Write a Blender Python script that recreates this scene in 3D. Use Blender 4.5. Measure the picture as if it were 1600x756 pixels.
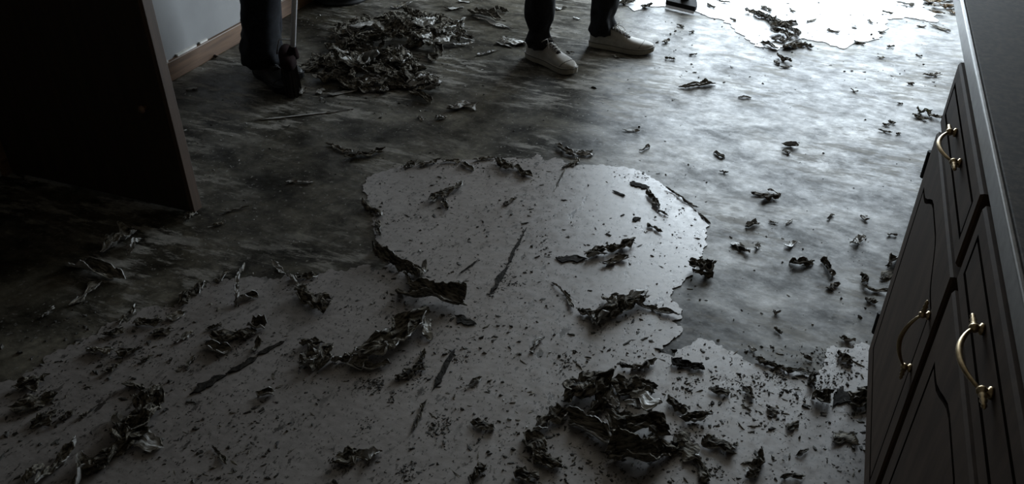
import bpy, bmesh, math, random
import numpy as np
from mathutils import Vector, Matrix, noise
from mathutils.geometry import delaunay_2d_cdt

for o in list(bpy.data.objects):
    bpy.data.objects.remove(o)
SC = bpy.context.scene
COL = SC.collection

# ------------------------------------------------------------------ camera, world, light, exposure
F_PX, PITCH, YAW, CAM_H = 1317.0, math.radians(34.1), math.radians(20.5), 1.5
cam_d = bpy.data.cameras.new('camera')
cam_d.sensor_width = 36.0
cam_d.lens = F_PX / 1600.0 * 36.0
cam_d.clip_start = 0.02
cam = bpy.data.objects.new('camera', cam_d)
cam.location = (0, 0, CAM_H)
cam.rotation_euler = (math.pi / 2 - PITCH, 0, YAW)
COL.objects.link(cam)
SC.camera = cam

world = bpy.data.worlds.new('overcast_sky')
SC.world = world
world.use_nodes = True
bg = world.node_tree.nodes['Background']
bg.inputs[0].default_value = (0.72, 0.86, 1.0, 1)
bg.inputs[1].default_value = 0.6

WIN_X0, WIN_X1, WIN_Z0, WIN_Z1 = -1.25, 1.0, 0.10, 2.20
BACK_Y = 5.75
win_l = bpy.data.lights.new('daylight_through_patio_door', 'AREA')
win_l.shape = 'RECTANGLE'
win_l.size = WIN_X1 - WIN_X0 - 0.04
win_l.size_y = WIN_Z1 - WIN_Z0 - 0.04
win_l.energy = 258
win_l.color = (0.79, 0.905, 1.0)
win_o = bpy.data.objects.new('daylight_through_patio_door', win_l)
win_o.location = ((WIN_X0 + WIN_X1) / 2, BACK_Y + 0.14, (WIN_Z0 + WIN_Z1) / 2)
win_o.rotation_euler = (-math.pi / 2, 0, 0)
COL.objects.link(win_o)

SC.view_settings.view_transform = 'Standard'
SC.view_settings.look = 'None'
SC.view_settings.gamma = 1.0
SC.view_settings.use_curve_mapping = False
SC.view_settings.exposure = 0.0

# ------------------------------------------------------------------ floor coordinates of what the photograph shows
_c, _s = math.cos(PITCH), math.sin(PITCH)
_cy, _sy = math.cos(YAW), math.sin(YAW)


def at(px, py, z=0.0):
    """place on the horizontal plane at height z (room axes: +y runs along the cabinets)"""
    u = (px - 800) / F_PX
    v = (py - 378) / F_PX
    X, Y, Z = u, _c - v * _s, -(_s + v * _c)
    t = (z - CAM_H) / Z
    return Vector(((_cy * X - _sy * Y) * t, (_sy * X + _cy * Y) * t, z))


# ------------------------------------------------------------------ helpers
def tag(o, label=None, cat=None, group=None, kind=None):
    if label:
        o['label'] = label
    if cat:
        o['category'] = cat
    if group:
        o['group'] = group
    if kind:
        o['kind'] = kind
    return o


def empty(name, loc=(0, 0, 0), rz=0.0):
    o = bpy.data.objects.new(name, None)
    o.empty_display_size = 0.05
    o.location = loc
    o.rotation_euler = (0, 0, rz)
    COL.objects.link(o)
    return o


def link_mesh(name, me, mats, parent=None, smooth=False):
    if not isinstance(mats, (list, tuple)):
        mats = [mats]
    for m in mats:
        me.materials.append(m)
    if smooth:
        me.polygons.foreach_set('use_smooth', [True] * len(me.polygons))
    o = bpy.data.objects.new(name, me)
    COL.objects.link(o)
    if parent is not None:
        o.parent = parent
    return o


def from_bm(name, bm, mats, parent=None, smooth=False):
    bmesh.ops.recalc_face_normals(bm, faces=bm.faces)
    me = bpy.data.meshes.new(name)
    bm.to_mesh(me)
    bm.free()
    return link_mesh(name, me, mats, parent, smooth)


def add_box(bm, x0, x1, y0, y1, z0, z1, bevel=0.0):
    r = bmesh.ops.create_cube(bm, size=1.0)
    vs = r['verts']
    for v in vs:
        v.co = Vector((x0 + (v.co.x + .5) * (x1 - x0), y0 + (v.co.y + .5) * (y1 - y0), z0 + (v.co.z + .5) * (z1 - z0)))
    if bevel > 0:
        es = list({e for v in vs for e in v.link_edges})
        bmesh.ops.bevel(bm, geom=es, offset=bevel, segments=2, affect='EDGES', profile=0.5)


def box(name, mats, x0, x1, y0, y1, z0, z1, parent=None, bevel=0.0):
    bm = bmesh.new()
    add_box(bm, x0, x1, y0, y1, z0, z1, bevel)
    return from_bm(name, bm, mats, parent)


def add_tube(bm, pts, radii, n=10, squash=None, cap=True, up=Vector((0, 0, 1))):
    """loft rings along pts; radii a number or list"""
    pts = [Vector(p) for p in pts]
    if not isinstance(radii, (list, tuple)):
        radii = [radii] * len(pts)
    rings = []
    prev = None
    for i, p in enumerate(pts):
        a = pts[max(i - 1, 0)]
        b = pts[min(i + 1, len(pts) - 1)]
        t = (b - a).normalized()
        if prev is None:
            ref = Vector((1, 0, 0)) if abs(t.dot(up)) > 0.95 else up
            s = t.cross(ref).normalized()
        else:
            s = (prev - t * prev.dot(t)).normalized()
        prev = s
        w = t.cross(s)
        ring = []
        for k in range(n):
            an = 2 * math.pi * k / n
            ring.append(bm.verts.new(p + s * math.cos(an) * radii[i] + w * math.sin(an) * radii[i] * (squash or 1.0)))
        rings.append(ring)
    for i in range(len(rings) - 1):
        for k in range(n):
            bm.faces.new((rings[i][k], rings[i][(k + 1) % n], rings[i + 1][(k + 1) % n], rings[i + 1][k]))
    if cap:
        bm.faces.new(rings[0][::-1])
        bm.faces.new(rings[-1])


def tube(name, mats, pts, radii, parent=None, n=10, squash=None, smooth=True):
    bm = bmesh.new()
    add_tube(bm, pts, radii, n, squash)
    return from_bm(name, bm, mats, parent, smooth)


def add_lathe(bm, prof, n=32, cx=0, cy=0):
    rings = []
    for r, z in prof:
        rings.append([bm.verts.new((cx + r * math.cos(2 * math.pi * k / n), cy + r * math.sin(2 * math.pi * k / n), z)) for k in range(n)])
    for a, b in zip(rings, rings[1:]):
        for k in range(n):
            bm.faces.new((a[k], a[(k + 1) % n], b[(k + 1) % n], b[k]))
    return rings


# ------------------------------------------------------------------ materials
def new_mat(name):
    m = bpy.data.materials.new(name)
    m.use_nodes = True
    nt = m.node_tree
    return m, nt, nt.nodes, nt.links, nt.nodes['Principled BSDF']


def ramp(N, stops):
    r = N.new('ShaderNodeValToRGB')
    el = r.color_ramp.elements
    while len(el) < len(stops):
        el.new(0.5)
    for e, (p, c) in zip(el, stops):
        e.position = p
        e.color = (c[0], c[1], c[2], 1) if not isinstance(c, (int, float)) else (c, c, c, 1)
    return r


def tex_noise(N, L, scale, detail=6, rough=0.6, stretch=(1, 1, 1), rotz=0.0, offset=(0, 0, 0), dist=0.0):
    tc = N.new('ShaderNodeTexCoord')
    mp = N.new('ShaderNodeMapping')
    mp.inputs['Scale'].default_value = stretch
    mp.inputs['Rotation'].default_value = (0, 0, rotz)
    mp.inputs['Location'].default_value = offset
    n = N.new('ShaderNodeTexNoise')
    n.inputs['Scale'].default_value = scale
    n.inputs['Detail'].default_value = detail
    n.inputs['Roughness'].default_value = rough
    n.inputs['Distortion'].default_value = dist
    L.new(tc.outputs['Object'], mp.inputs['Vector'])
    L.new(mp.outputs['Vector'], n.inputs['Vector'])
    return n


def mixc(N, L, fac, a, b, mode='MIX'):
    m = N.new('ShaderNodeMix')
    m.data_type = 'RGBA'
    m.blend_type = mode
    for sock, val in ((m.inputs[0], fac), (m.inputs[6], a), (m.inputs[7], b)):
        if hasattr(val, 'is_linked') or hasattr(val, 'links'):
            L.new(val, sock)
        elif isinstance(val, (int, float)):
            sock.default_value = val
        else:
            sock.default_value = (val[0], val[1], val[2], 1)
    return m.outputs[2]


def simple_mat(name, c0, c1, scale=8, rough=0.5, r1=None, bump=0.0, stretch=(1, 1, 1), metal=0.0, spec=0.5, lo=0.35, hi=0.65, bdist=0.002, rotz=0.0):
    m, nt, N, L, B = new_mat(name)
    n = tex_noise(N, L, scale, stretch=stretch, rotz=rotz)
    r = ramp(N, [(lo, c0), (hi, c1)])
    L.new(n.outputs['Fac'], r.inputs['Fac'])
    L.new(r.outputs['Color'], B.inputs['Base Color'])
    B.inputs['Roughness'].default_value = rough
    if r1 is not None:
        rr = ramp(N, [(lo, rough), (hi, r1)])
        L.new(n.outputs['Fac'], rr.inputs['Fac'])
        L.new(rr.outputs['Color'], B.inputs['Roughness'])
    B.inputs['Metallic'].default_value = metal
    B.inputs['Specular IOR Level'].default_value = spec
    if bump:
        b = N.new('ShaderNodeBump')
        b.inputs['Strength'].default_value = bump
        b.inputs['Distance'].default_value = bdist
        L.new(n.outputs['Fac'], b.inputs['Height'])
        L.new(b.outputs['Normal'], B.inputs['Normal'])
    return m


def floor_mat():
    m, nt, N, L, B = new_mat('stained_subfloor')
    big = tex_noise(N, L, 1.5, 5, 0.6, dist=0.5)
    rb = ramp(N, [(0.36, (0.017, 0.0145, 0.0095)), (0.48, (0.040, 0.0355, 0.0255)), (0.62, (0.085, 0.078, 0.062))])
    L.new(big.outputs['Fac'], rb.inputs['Fac'])
    mid = tex_noise(N, L, 5, 12, 0.70, stretch=(1, 1.25, 1), rotz=0.35, dist=0.3)
    rm = ramp(N, [(0.40, 0.42), (0.50, 1.0), (0.60, 1.75)])
    L.new(mid.outputs['Fac'], rm.inputs['Fac'])
    c = mixc(N, L, 1.0, rb.outputs['Color'], rm.outputs['Color'], 'MULTIPLY')
    # pale scraped streaks of old glue
    st = tex_noise(N, L, 5, 10, 0.75, stretch=(1.0, 3.6, 1), rotz=0.35, offset=(3.1, 1.7, 0))
    ms = tex_noise(N, L, 1.7, 4, 0.5, offset=(7.7, 0.4, 0))
    rs = ramp(N, [(0.50, 0.0), (0.57, 1.0)])
    L.new(st.outputs['Fac'], rs.inputs['Fac'])
    rms = ramp(N, [(0.42, 0.0), (0.55, 0.9)])
    L.new(ms.outputs['Fac'], rms.inputs['Fac'])
    f = N.new('ShaderNodeMath')
    f.operation = 'MULTIPLY'
    L.new(rs.outputs['Color'], f.inputs[0])
    L.new(rms.outputs['Color'], f.inputs[1])
    c = mixc(N, L, f.outputs[0], c, (0.21, 0.20, 0.178))
    # small pale flecks
    fl = tex_noise(N, L, 60, 3, 0.6, offset=(1.3, 9.0, 0))
    rf = ramp(N, [(0.62, 0.0), (0.68, 0.7)])
    L.new(fl.outputs['Fac'], rf.inputs['Fac'])
    c = mixc(N, L, rf.outputs['Color'], c, (0.20, 0.195, 0.18))
    grain = tex_noise(N, L, 34, 10, 0.72, stretch=(1, 1.5, 1), rotz=0.35, offset=(2, 5, 0))
    gr = ramp(N, [(0.36, 0.72), (0.50, 0.98), (0.64, 1.35)])
    L.new(grain.outputs['Fac'], gr.inputs['Fac'])
    c = mixc(N, L, 1.0, c, gr.outputs['Color'], 'MULTIPLY')
    L.new(c, B.inputs['Base Color'])
    rr = ramp(N, [(0.36, 0.52), (0.64, 0.42)])
    rsp = ramp(N, [(0.36, 0.08), (0.47, 0.20), (0.56, 0.30), (0.66, 0.44)])
    L.new(mid.outputs['Fac'], rsp.inputs['Fac'])
    g2 = tex_noise(N, L, 17, 10, 0.74, stretch=(1, 1.3, 1), rotz=0.35, offset=(6, 1, 0))
    gs = ramp(N, [(0.36, 0.62), (0.50, 0.97), (0.64, 1.38)])
    L.new(g2.outputs['Fac'], gs.inputs['Fac'])
    L.new(g2.outputs['Fac'], rr.inputs['Fac'])
    sp2 = mixc(N, L, 1.0, rsp.outputs['Color'], gs.outputs['Color'], 'MULTIPLY')
    L.new(sp2, B.inputs['Specular IOR Level'])
    rough = mixc(N, L, f.outputs[0], rr.outputs['Color'], (0.72, 0.72, 0.72))
    L.new(rough, B.inputs['Roughness'])
    fine = tex_noise(N, L, 45, 6, 0.65)
    b = N.new('ShaderNodeBump')
    b.inputs['Strength'].default_value = 0.35
    b.inputs['Distance'].default_value = 0.0012
    L.new(fine.outputs['Fac'], b.inputs['Height'])
    L.new(b.outputs['Normal'], B.inputs['Normal'])
    return m


def sheet_mat(name, base, dark, warm, spec=0.75):
    m, nt, N, L, B = new_mat(name)
    n = tex_noise(N, L, 2.5, 5, 0.55)
    r = ramp(N, [(0.35, base), (0.65, warm)])
    L.new(n.outputs['Fac'], r.inputs['Fac'])
    # short dark torn nicks running one way
    k = tex_noise(N, L, 32, 5, 0.65, stretch=(1.0, 0.5, 1), rotz=-0.5)
    km = tex_noise(N, L, 5, 3, 0.5, offset=(4, 2, 0))
    kr = ramp(N, [(0.595, 0.0), (0.63, 1.0)])
    L.new(k.outputs['Fac'], kr.inputs['Fac'])
    kmr = ramp(N, [(0.40, 0.0), (0.60, 0.9)])
    L.new(km.outputs['Fac'], kmr.inputs['Fac'])
    f = N.new('ShaderNodeMath')
    f.operation = 'MULTIPLY'
    L.new(kr.outputs['Color'], f.inputs[0])
    L.new(kmr.outputs['Color'], f.inputs[1])
    c = mixc(N, L, f.outputs[0], r.outputs['Color'], dark)
    sp = tex_noise(N, L, 130, 3, 0.6, stretch=(1.0, 0.6, 1), rotz=-0.5, offset=(3, 8, 0))
    spr = ramp(N, [(0.60, 0.0), (0.65, 0.85)])
    L.new(sp.outputs['Fac'], spr.inputs['Fac'])
    c = mixc(N, L, spr.outputs['Color'], c, dark)
    fb = tex_noise(N, L, 70, 8, 0.7, stretch=(0.5, 1.0, 1), rotz=0.8)
    fbr = ramp(N, [(0.35, 0.78), (0.65, 1.2)])
    L.new(fb.outputs['Fac'], fbr.inputs['Fac'])
    c = mixc(N, L, 1.0, c, fbr.outputs['Color'], 'MULTIPLY')
    L.new(c, B.inputs['Base Color'])
    g = tex_noise(N, L, 30, 6, 0.6)
    rr = ramp(N, [(0.35, 0.31), (0.65, 0.45)])
    B.inputs['Specular IOR Level'].default_value = spec
    L.new(g.outputs['Fac'], rr.inputs['Fac'])
    L.new(rr.outputs['Color'], B.inputs['Roughness'])
    b = N.new('ShaderNodeBump')
    b.inputs['Strength'].default_value = 0.3
    b.inputs['Distance'].default_value = 0.0012
    L.new(g.outputs['Fac'], b.inputs['Height'])
    b2 = N.new('ShaderNodeBump')
    b2.inputs['Strength'].default_value = 0.18
    b2.inputs['Distance'].default_value = 0.002
    b2.invert = True
    L.new(f.outputs[0], b2.inputs['Height'])
    L.new(b.outputs['Normal'], b2.inputs['Normal'])
    L.new(b2.outputs['Normal'], B.inputs['Normal'])
    return m


M = {}
M['floor'] = floor_mat()
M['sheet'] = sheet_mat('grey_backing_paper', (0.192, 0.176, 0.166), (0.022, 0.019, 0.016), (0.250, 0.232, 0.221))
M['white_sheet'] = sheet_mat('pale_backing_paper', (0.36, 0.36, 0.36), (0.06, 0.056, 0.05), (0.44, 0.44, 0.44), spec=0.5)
M['scrap_dark'] = simple_mat('torn_felt_dark', (0.014, 0.012, 0.009), (0.185, 0.168, 0.138), 120, 0.85, bump=1.0, stretch=(0.22, 1.1, 1), spec=0.15, lo=0.40, hi=0.66, bdist=0.004)
M['scrap_mid'] = simple_mat('torn_felt_brown', (0.036, 0.032, 0.025), (0.26, 0.240, 0.200), 120, 0.85, bump=1.0, stretch=(0.25, 1.1, 1), spec=0.15, lo=0.40, hi=0.64, bdist=0.004)
M['scrap_edge'] = simple_mat('torn_paper_grey', (0.16, 0.155, 0.145), (0.33, 0.325, 0.31), 30, 0.6, bump=0.3)
M['scrap_pale'] = simple_mat('torn_paper_pale', (0.38, 0.38, 0.37), (0.58, 0.58, 0.56), 30, 0.55, bump=0.3)
M['scrap_green'] = simple_mat('torn_felt_olive', (0.07, 0.085, 0.03), (0.20, 0.21, 0.12), 35, 0.7, bump=0.4)
M['scrap_brown'] = simple_mat('torn_felt_rust', (0.09, 0.055, 0.025), (0.24, 0.17, 0.09), 35, 0.7, bump=0.4)
M['crumb'] = simple_mat('crumb_dark', (0.018, 0.017, 0.015), (0.075, 0.07, 0.06), 60, 0.8)
M['crumb_pale'] = simple_mat('crumb_pale', (0.22, 0.22, 0.21), (0.45, 0.45, 0.43), 60, 0.7)
M['wall'] = simple_mat('painted_plaster', (0.25, 0.25, 0.25), (0.29, 0.29, 0.29), 4, 0.85, bump=0.05)
M['wall_dim'] = simple_mat('tan_plaster', (0.26, 0.21, 0.155), (0.30, 0.245, 0.185), 4, 0.85)
M['baseboard'] = simple_mat('oak_baseboard', (0.085, 0.046, 0.025), (0.17, 0.098, 0.055), 9, 0.5, stretch=(6, 0.4, 6))
M['caulk'] = simple_mat('chipped_white_paint', (0.55, 0.54, 0.50), (0.72, 0.70, 0.66), 30, 0.6)
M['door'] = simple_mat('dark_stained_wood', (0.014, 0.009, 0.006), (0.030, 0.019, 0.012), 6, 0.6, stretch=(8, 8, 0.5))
M['door_edge'] = simple_mat('lit_brown_edge', (0.045, 0.026, 0.016), (0.075, 0.045, 0.028), 8, 0.6, stretch=(6, 6, 0.4))  # window light on the door's edge, painted as a lighter brown
M['cabinet'] = simple_mat('stained_oak_cabinet', (0.050, 0.033, 0.023), (0.084, 0.058, 0.041), 7, 0.7, stretch=(6, 3, 0.6), spec=.12)
M['groove'] = simple_mat('dark_groove', (0.008, 0.006, 0.005), (0.015, 0.012, 0.010), 10, 0.95, spec=0.0)
M['counter'] = simple_mat('speckled_laminate', (0.014, 0.011, 0.008), (0.080, 0.065, 0.050), 90, 0.7, lo=0.42, hi=0.68, spec=0.2)
M['edge_strip'] = simple_mat('laminate_edge', (0.10, 0.095, 0.09), (0.17, 0.165, 0.16), 50, 0.35)
M['brass'] = simple_mat('aged_brass', (0.34, 0.25, 0.14), (0.52, 0.41, 0.25), 60, 0.28, 0.45, metal=1.0)
M['black_denim'] = simple_mat('black_trouser_cloth', (0.006, 0.006, 0.007), (0.012, 0.012, 0.014), 60, 0.9, bump=0.2, spec=0.2)
M['blue_denim'] = simple_mat('dark_denim', (0.004, 0.0045, 0.006), (0.009, 0.0105, 0.014), 60, 0.9, bump=0.2, spec=0.2)
M['sneaker'] = simple_mat('off_white_canvas', (0.235, 0.218, 0.19), (0.305, 0.285, 0.25), 40, 0.6, bump=0.1)
M['sole'] = simple_mat('rubber_sole', (0.22, 0.20, 0.16), (0.28, 0.255, 0.205), 20, 0.5)
M['sole_line'] = simple_mat('dark_foxing_line', (0.03, 0.028, 0.025), (0.05, 0.046, 0.04), 20, 0.6)
M['lace'] = simple_mat('pale_lace', (0.32, 0.31, 0.29), (0.42, 0.40, 0.37), 90, 0.8)
M['lining'] = simple_mat('dark_tongue', (0.04, 0.035, 0.03), (0.07, 0.06, 0.055), 40, 0.8)
M['black_leather'] = simple_mat('black_shoe_leather', (0.008, 0.008, 0.008), (0.016, 0.016, 0.016), 20, 0.6)
M['dark_lace'] = simple_mat('grey_lace', (0.03, 0.03, 0.03), (0.05, 0.05, 0.05), 60, 0.8)
M['black_plastic'] = simple_mat('black_plastic', (0.008, 0.008, 0.008), (0.015, 0.015, 0.015), 14, 0.6, spec=.2)
M['steel'] = simple_mat('worn_steel', (0.50, 0.50, 0.52), (0.62, 0.62, 0.64), 50, 0.3, 0.45, metal=1.0)
M['pole'] = simple_mat('steel_pole_shine', (0.70, 0.69, 0.70), (0.85, 0.83, 0.84), 30, 0.3, stretch=(1, 1, .3))  # metal handle: its white shine is put into a pale base colour
M['red_plastic'] = simple_mat('dark_red_plastic', (0.007, 0.004, 0.004), (0.013, 0.006, 0.006), 20, 0.9, spec=.05)
M['slash'] = simple_mat('bared_black_felt', (0.010, 0.009, 0.008), (0.034, 0.031, 0.027), 90, 0.9, bump=.5, spec=.1)
M['bristle'] = simple_mat('broom_bristle', (0.008, 0.007, 0.006), (0.022, 0.018, 0.015), 60, 0.9, stretch=(3, 3, 0.3))
M['skin'] = simple_mat('skin', (0.45, 0.28, 0.20), (0.52, 0.33, 0.24), 20, 0.5)
M['shirt_grey'] = simple_mat('grey_shirt', (0.10, 0.10, 0.11), (0.14, 0.14, 0.15), 40, 0.9)
M['shirt_navy'] = simple_mat('navy_shirt', (0.02, 0.025, 0.05), (0.035, 0.04, 0.07), 40, 0.9)
M['hair'] = simple_mat('dark_hair', (0.012, 0.009, 0.007), (0.03, 0.022, 0.016), 60, 0.6)
M['frame_white'] = simple_mat('white_window_frame', (0.6, 0.6, 0.6), (0.66, 0.66, 0.66), 10, 0.5)


def glass_mat():
    m, nt, N, L, B = new_mat('window_glass')
    N.remove(B)
    t = N.new('ShaderNodeBsdfTransparent')
    g = N.new('ShaderNodeBsdfGlossy')
    g.inputs['Roughness'].default_value = 0.02
    n = tex_noise(N, L, 3)
    r = ramp(N, [(0.3, 0.05), (0.7, 0.08)])
    L.new(n.outputs['Fac'], r.inputs['Fac'])
    x = N.new('ShaderNodeMixShader')
    L.new(r.outputs['Color'], x.inputs[0])
    L.new(t.outputs[0], x.inputs[1])
    L.new(g.outputs[0], x.inputs[2])
    L.new(x.outputs[0], nt.nodes['Material Output'].inputs[0])
    return m


M['glass'] = glass_mat()

# ------------------------------------------------------------------ the room
LX, RX, FY = -2.64, 3.2, -2.0
ZC = 2.4


def struct(o, label=None):
    return tag(o, label, kind='structure')


struct(box('floor', M['floor'], LX - .1, RX + .1, FY - .1, BACK_Y + .25, -0.10, 0.0), 'stained grey subfloor with scraped glue marks')
struct(box('ceiling', M['wall_dim'], LX - .1, RX + .1, FY - .1, BACK_Y + .1, ZC, ZC + .1), 'pale painted ceiling')
struct(box('wall_left', M['wall'], LX - .1, LX, FY, BACK_Y, 0, ZC), 'pale grey painted wall above the brown baseboard')
struct(box('wall_right', M['wall_dim'], RX, RX + .1, FY, BACK_Y, 0, ZC), 'pale painted side wall')
struct(box('wall_front', M['wall_dim'], LX, RX, FY - .1, FY, 0, ZC), 'dim wall behind the viewer')
bm = bmesh.new()
add_box(bm, LX, WIN_X0, BACK_Y, BACK_Y + .1, 0, ZC)
add_box(bm, WIN_X1, RX, BACK_Y, BACK_Y + .1, 0, ZC)
add_box(bm, WIN_X0, WIN_X1, BACK_Y, BACK_Y + .1, WIN_Z1, ZC)
add_box(bm, WIN_X0, WIN_X1, BACK_Y, BACK_Y + .1, 0, WIN_Z0)
struct(from_bm('wall_back', bm, M['wall']), 'pale wall around the patio door')
w = struct(empty('window_1', ((WIN_X0 + WIN_X1) / 2, BACK_Y + .05, 0)), 'sliding glass patio door in the far wall')
cx = (WIN_X0 + WIN_X1) / 2
for nm, a in (('window_frame', (WIN_X0 - cx, WIN_X0 - cx + .05)), ('window_frame', (WIN_X1 - cx - .05, WIN_X1 - cx)), ('window_frame', (-.03, .03))):
    box(nm, M['frame_white'], a[0], a[1], -.03, .03, WIN_Z0, WIN_Z1, w)
box('window_rail', M['frame_white'], WIN_X0 - cx + .05, WIN_X1 - cx - .05, -.03, .03, WIN_Z1 - .05, WIN_Z1, w)
box('window_sill', M['frame_white'], WIN_X0 - cx + .05, WIN_X1 - cx - .05, -.03, .03, WIN_Z0, WIN_Z0 + .05, w)
for a, b in ((WIN_X0 - cx + .05, -.03), (.03, WIN_X1 - cx - .05)):
    box('pane', M['glass'], a, b, -.004, .004, WIN_Z0 + .05, WIN_Z1 - .05, w)

# baseboard, with its top chipped and pale where it meets the wall
bb = struct(box('baseboard_left', M['baseboard'], LX, LX + .018, 1.93, BACK_Y - .01, 0, 0.088, bevel=0.004), 'brown wooden baseboard along the grey wall')
rnd = random.Random(4)
bm = bmesh.new()
y = 2.62
while y < 4.6:
    ln = rnd.uniform(.03, .16)
    if rnd.random() < .75:
        wd = rnd.uniform(.003, .009)
        add_box(bm, LX, LX + wd + .007, y, y + ln, .086, .097)
    y += ln + rnd.uniform(.01, .08)
from_bm('chipped_paint', bm, M['caulk'], bb)
struct(box('trim_1', M['baseboard'], LX, LX + .02, 1.83, 1.925, 0, 2.08, bevel=0.003), 'door casing at the hinge of the dark door')

# the dark wooden door standing open into the room
DX1, DY0, DY1 = -1.822, 1.858, 1.896
d = struct(empty('door_1', (LX + .022, DY0, 0)), 'dark brown wooden door standing open at the left')
ox = LX + .022
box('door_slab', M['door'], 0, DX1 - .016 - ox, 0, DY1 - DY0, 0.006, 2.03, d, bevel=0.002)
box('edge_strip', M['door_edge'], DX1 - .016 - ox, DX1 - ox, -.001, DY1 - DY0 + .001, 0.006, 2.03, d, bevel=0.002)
bm = bmesh.new()
add_lathe(bm, [(0.001, 0.026), (0.008, 0.025), (0.0125, 0.02), (0.0125, 0.015), (0.006, 0.009), (0.006, 0.0)], 16)
k = from_bm('knob', bm, M['baseboard'], d, True)
k.location = (-1.914 - ox, 0, 0.375)
k.rotation_euler = (math.pi / 2, 0, 0)
for z0 in (0.22, 0.95, 1.70):
    bm = bmesh.new()
    add_tube(bm, [(-.012, .019, z0), (-.012, .019, z0 + .09)], 0.007, 8)
    add_box(bm, -.012, .002, .017, .021, z0, z0 + .09)
    from_bm('hinge', bm, M['steel'], d)


# ------------------------------------------------------------------ torn backing sheets stuck to the floor
def jag(pts, seed, amp=0.010, step=0.007, closed=True):
    """roughen a polyline given on the floor"""
    out = []
    n = len(pts)
    for i in range(n):
        a, b = pts[i], pts[(i + 1) % n]
        L = (b - a).length
        k = max(1, int(L / step))
        t = (b - a).normalized()
        nn = Vector((-t.y, t.x, 0))
        for j in range(k):
            p = a.lerp(b, j / k)
            w = min(1.0, 4 * min(j / k, 1 - j / k) + .35)
            q = Vector((p.x * 22, p.y * 22, seed * 3.7))
            q2 = Vector((p.x * 75, p.y * 75, seed * 5.1))
            rough_end = 1.0 + (1.1 if p.x < -.95 and p.y < 1.9 else 0)
            off = amp * rough_end * w * (noise.noise(q) * 1.1 + 0.95 * noise.noise(q2) + .8 * noise.noise(q2 * 2.7))
            out.append(p + nn * off + t * (amp * .35 * noise.noise(q2 + Vector((9, 3, 1)))))
    return out


def sheet(name, poly, mat, thick, label, cat):
    n = len(poly)
    vv, ee, ff, _a, _b, _c2 = delaunay_2d_cdt([Vector((p.x, p.y)) for p in poly], [], [list(range(n))], 1, 1e-6)
    bm = bmesh.new()
    top = [bm.verts.new((p.x, p.y, thick)) for p in vv]
    for f in ff:
        bm.faces.new([top[i] for i in f])
    rim = [e for e in bm.edges if len(e.link_faces) == 1]
    low = {}
    for e in rim:
        for v in e.verts:
            if v not in low:
                low[v] = bm.verts.new((v.co.x, v.co.y, 0.0))
    for e in rim:
        p, q = e.verts
        bm.faces.new((p, q, low[q], low[p]))
    bmesh.ops.recalc_face_normals(bm, faces=bm.faces)
    if sum(f.normal.z for f in bm.faces) < 0:
        bmesh.ops.reverse_faces(bm, faces=bm.faces)
    me = bpy.data.meshes.new(name)
    bm.to_mesh(me)
    bm.free()
    return tag(link_mesh(name, me, mat), label, cat)


T = 0.003
EDGE = [(-60, 660), (0, 598), (35, 585), (70, 560), (110, 540), (160, 512), (205, 497), (235, 480), (262, 482), (300, 462), (322, 446), (352, 436),
        (400, 434), (430, 438), (470, 431), (505, 428), (545, 421), (572, 415), (578, 424), (604, 424), (596, 400), (588, 372), (582, 345),
        (574, 310), (566, 290), (582, 274), (620, 262), (672, 252), (735, 250), (800, 247), (832, 250), (838, 240), (852, 252), (868, 246), (890, 258), (940, 258),
        (990, 264), (1010, 274), (1035, 288), (1058, 304), (1085, 326), (1103, 348), (1108, 354), (1104, 372), (1098, 396), (1088, 420), (1070, 440), (1050, 457),
        (1048, 466), (1067, 485), (1060, 500), (1050, 503), (1066, 514), (1032, 548), (1028, 552), (1052, 558), (1064, 546), (1095, 529), (1128, 540), (1152, 553),
        (1172, 566), (1195, 572), (1235, 580), (1262, 588), (1272, 592), (1283, 578), (1290, 552), (1302, 541), (1325, 545), (1345, 535), (1372, 540), (1420, 545)]
BOT = [(1420, 800), (-120, 800)]
main_poly = [at(*p) for p in EDGE]
main_j = jag(main_poly + [at(*p) for p in BOT], 1, amp=0.009)
for p in main_j:
    p.x = min(p.x, 0.36 + .0005 * math.sin(p.y * 90))
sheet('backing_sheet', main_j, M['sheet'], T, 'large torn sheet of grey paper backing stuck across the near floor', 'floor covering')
EDGE2 = [(900, -6), (968, 4), (992, 18), (1010, 9), (1036, 10), (1078, 14), (1102, 24), (1132, 33), (1148, 46), (1166, 62), (1187, 74), (1214, 79), (1235, 68), (1256, 61), (1290, 67),
         (1318, 77), (1338, 68), (1366, 62), (1382, 48), (1384, 30), (1430, 29), (1462, 35), (1464, 22), (1440, 12), (1446, 0), (1440, -40), (1300, -90), (1000, -80), (880, -40)]
white_j = jag([at(*p) for p in EDGE2], 2, amp=0.018, step=0.02)
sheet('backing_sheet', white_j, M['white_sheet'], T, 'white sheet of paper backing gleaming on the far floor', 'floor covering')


def inside(x, y, poly):
    c = False
    n = len(poly)
    j = n - 1
    for i in range(n):
        if (poly[i].y > y) != (poly[j].y > y):
            if x < (poly[j].x - poly[i].x) * (y - poly[i].y) / (poly[j].y - poly[i].y) + poly[i].x:
                c = not c
        j = i
    return c


def base_z(x, y):
    return T if inside(x, y, main_j) or inside(x, y, white_j) else 0.0


# ------------------------------------------------------------------ kitchen cabinet along the right
FX, CY0, CY1 = 0.290, -1.2, 1.795
cab = empty('base_cabinet', (FX, CY1, 0))
tag(cab, 'dark stained oak kitchen base cabinets with brass pulls along the right', 'cabinet')


def cbox(name, mat, x0, x1, y0, y1, z0, z1, parent=cab, bevel=0.0):
    return box(name, mat, x0 - FX, x1 - FX, y0 - CY1, y1 - CY1, z0, z1, parent, bevel)


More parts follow.
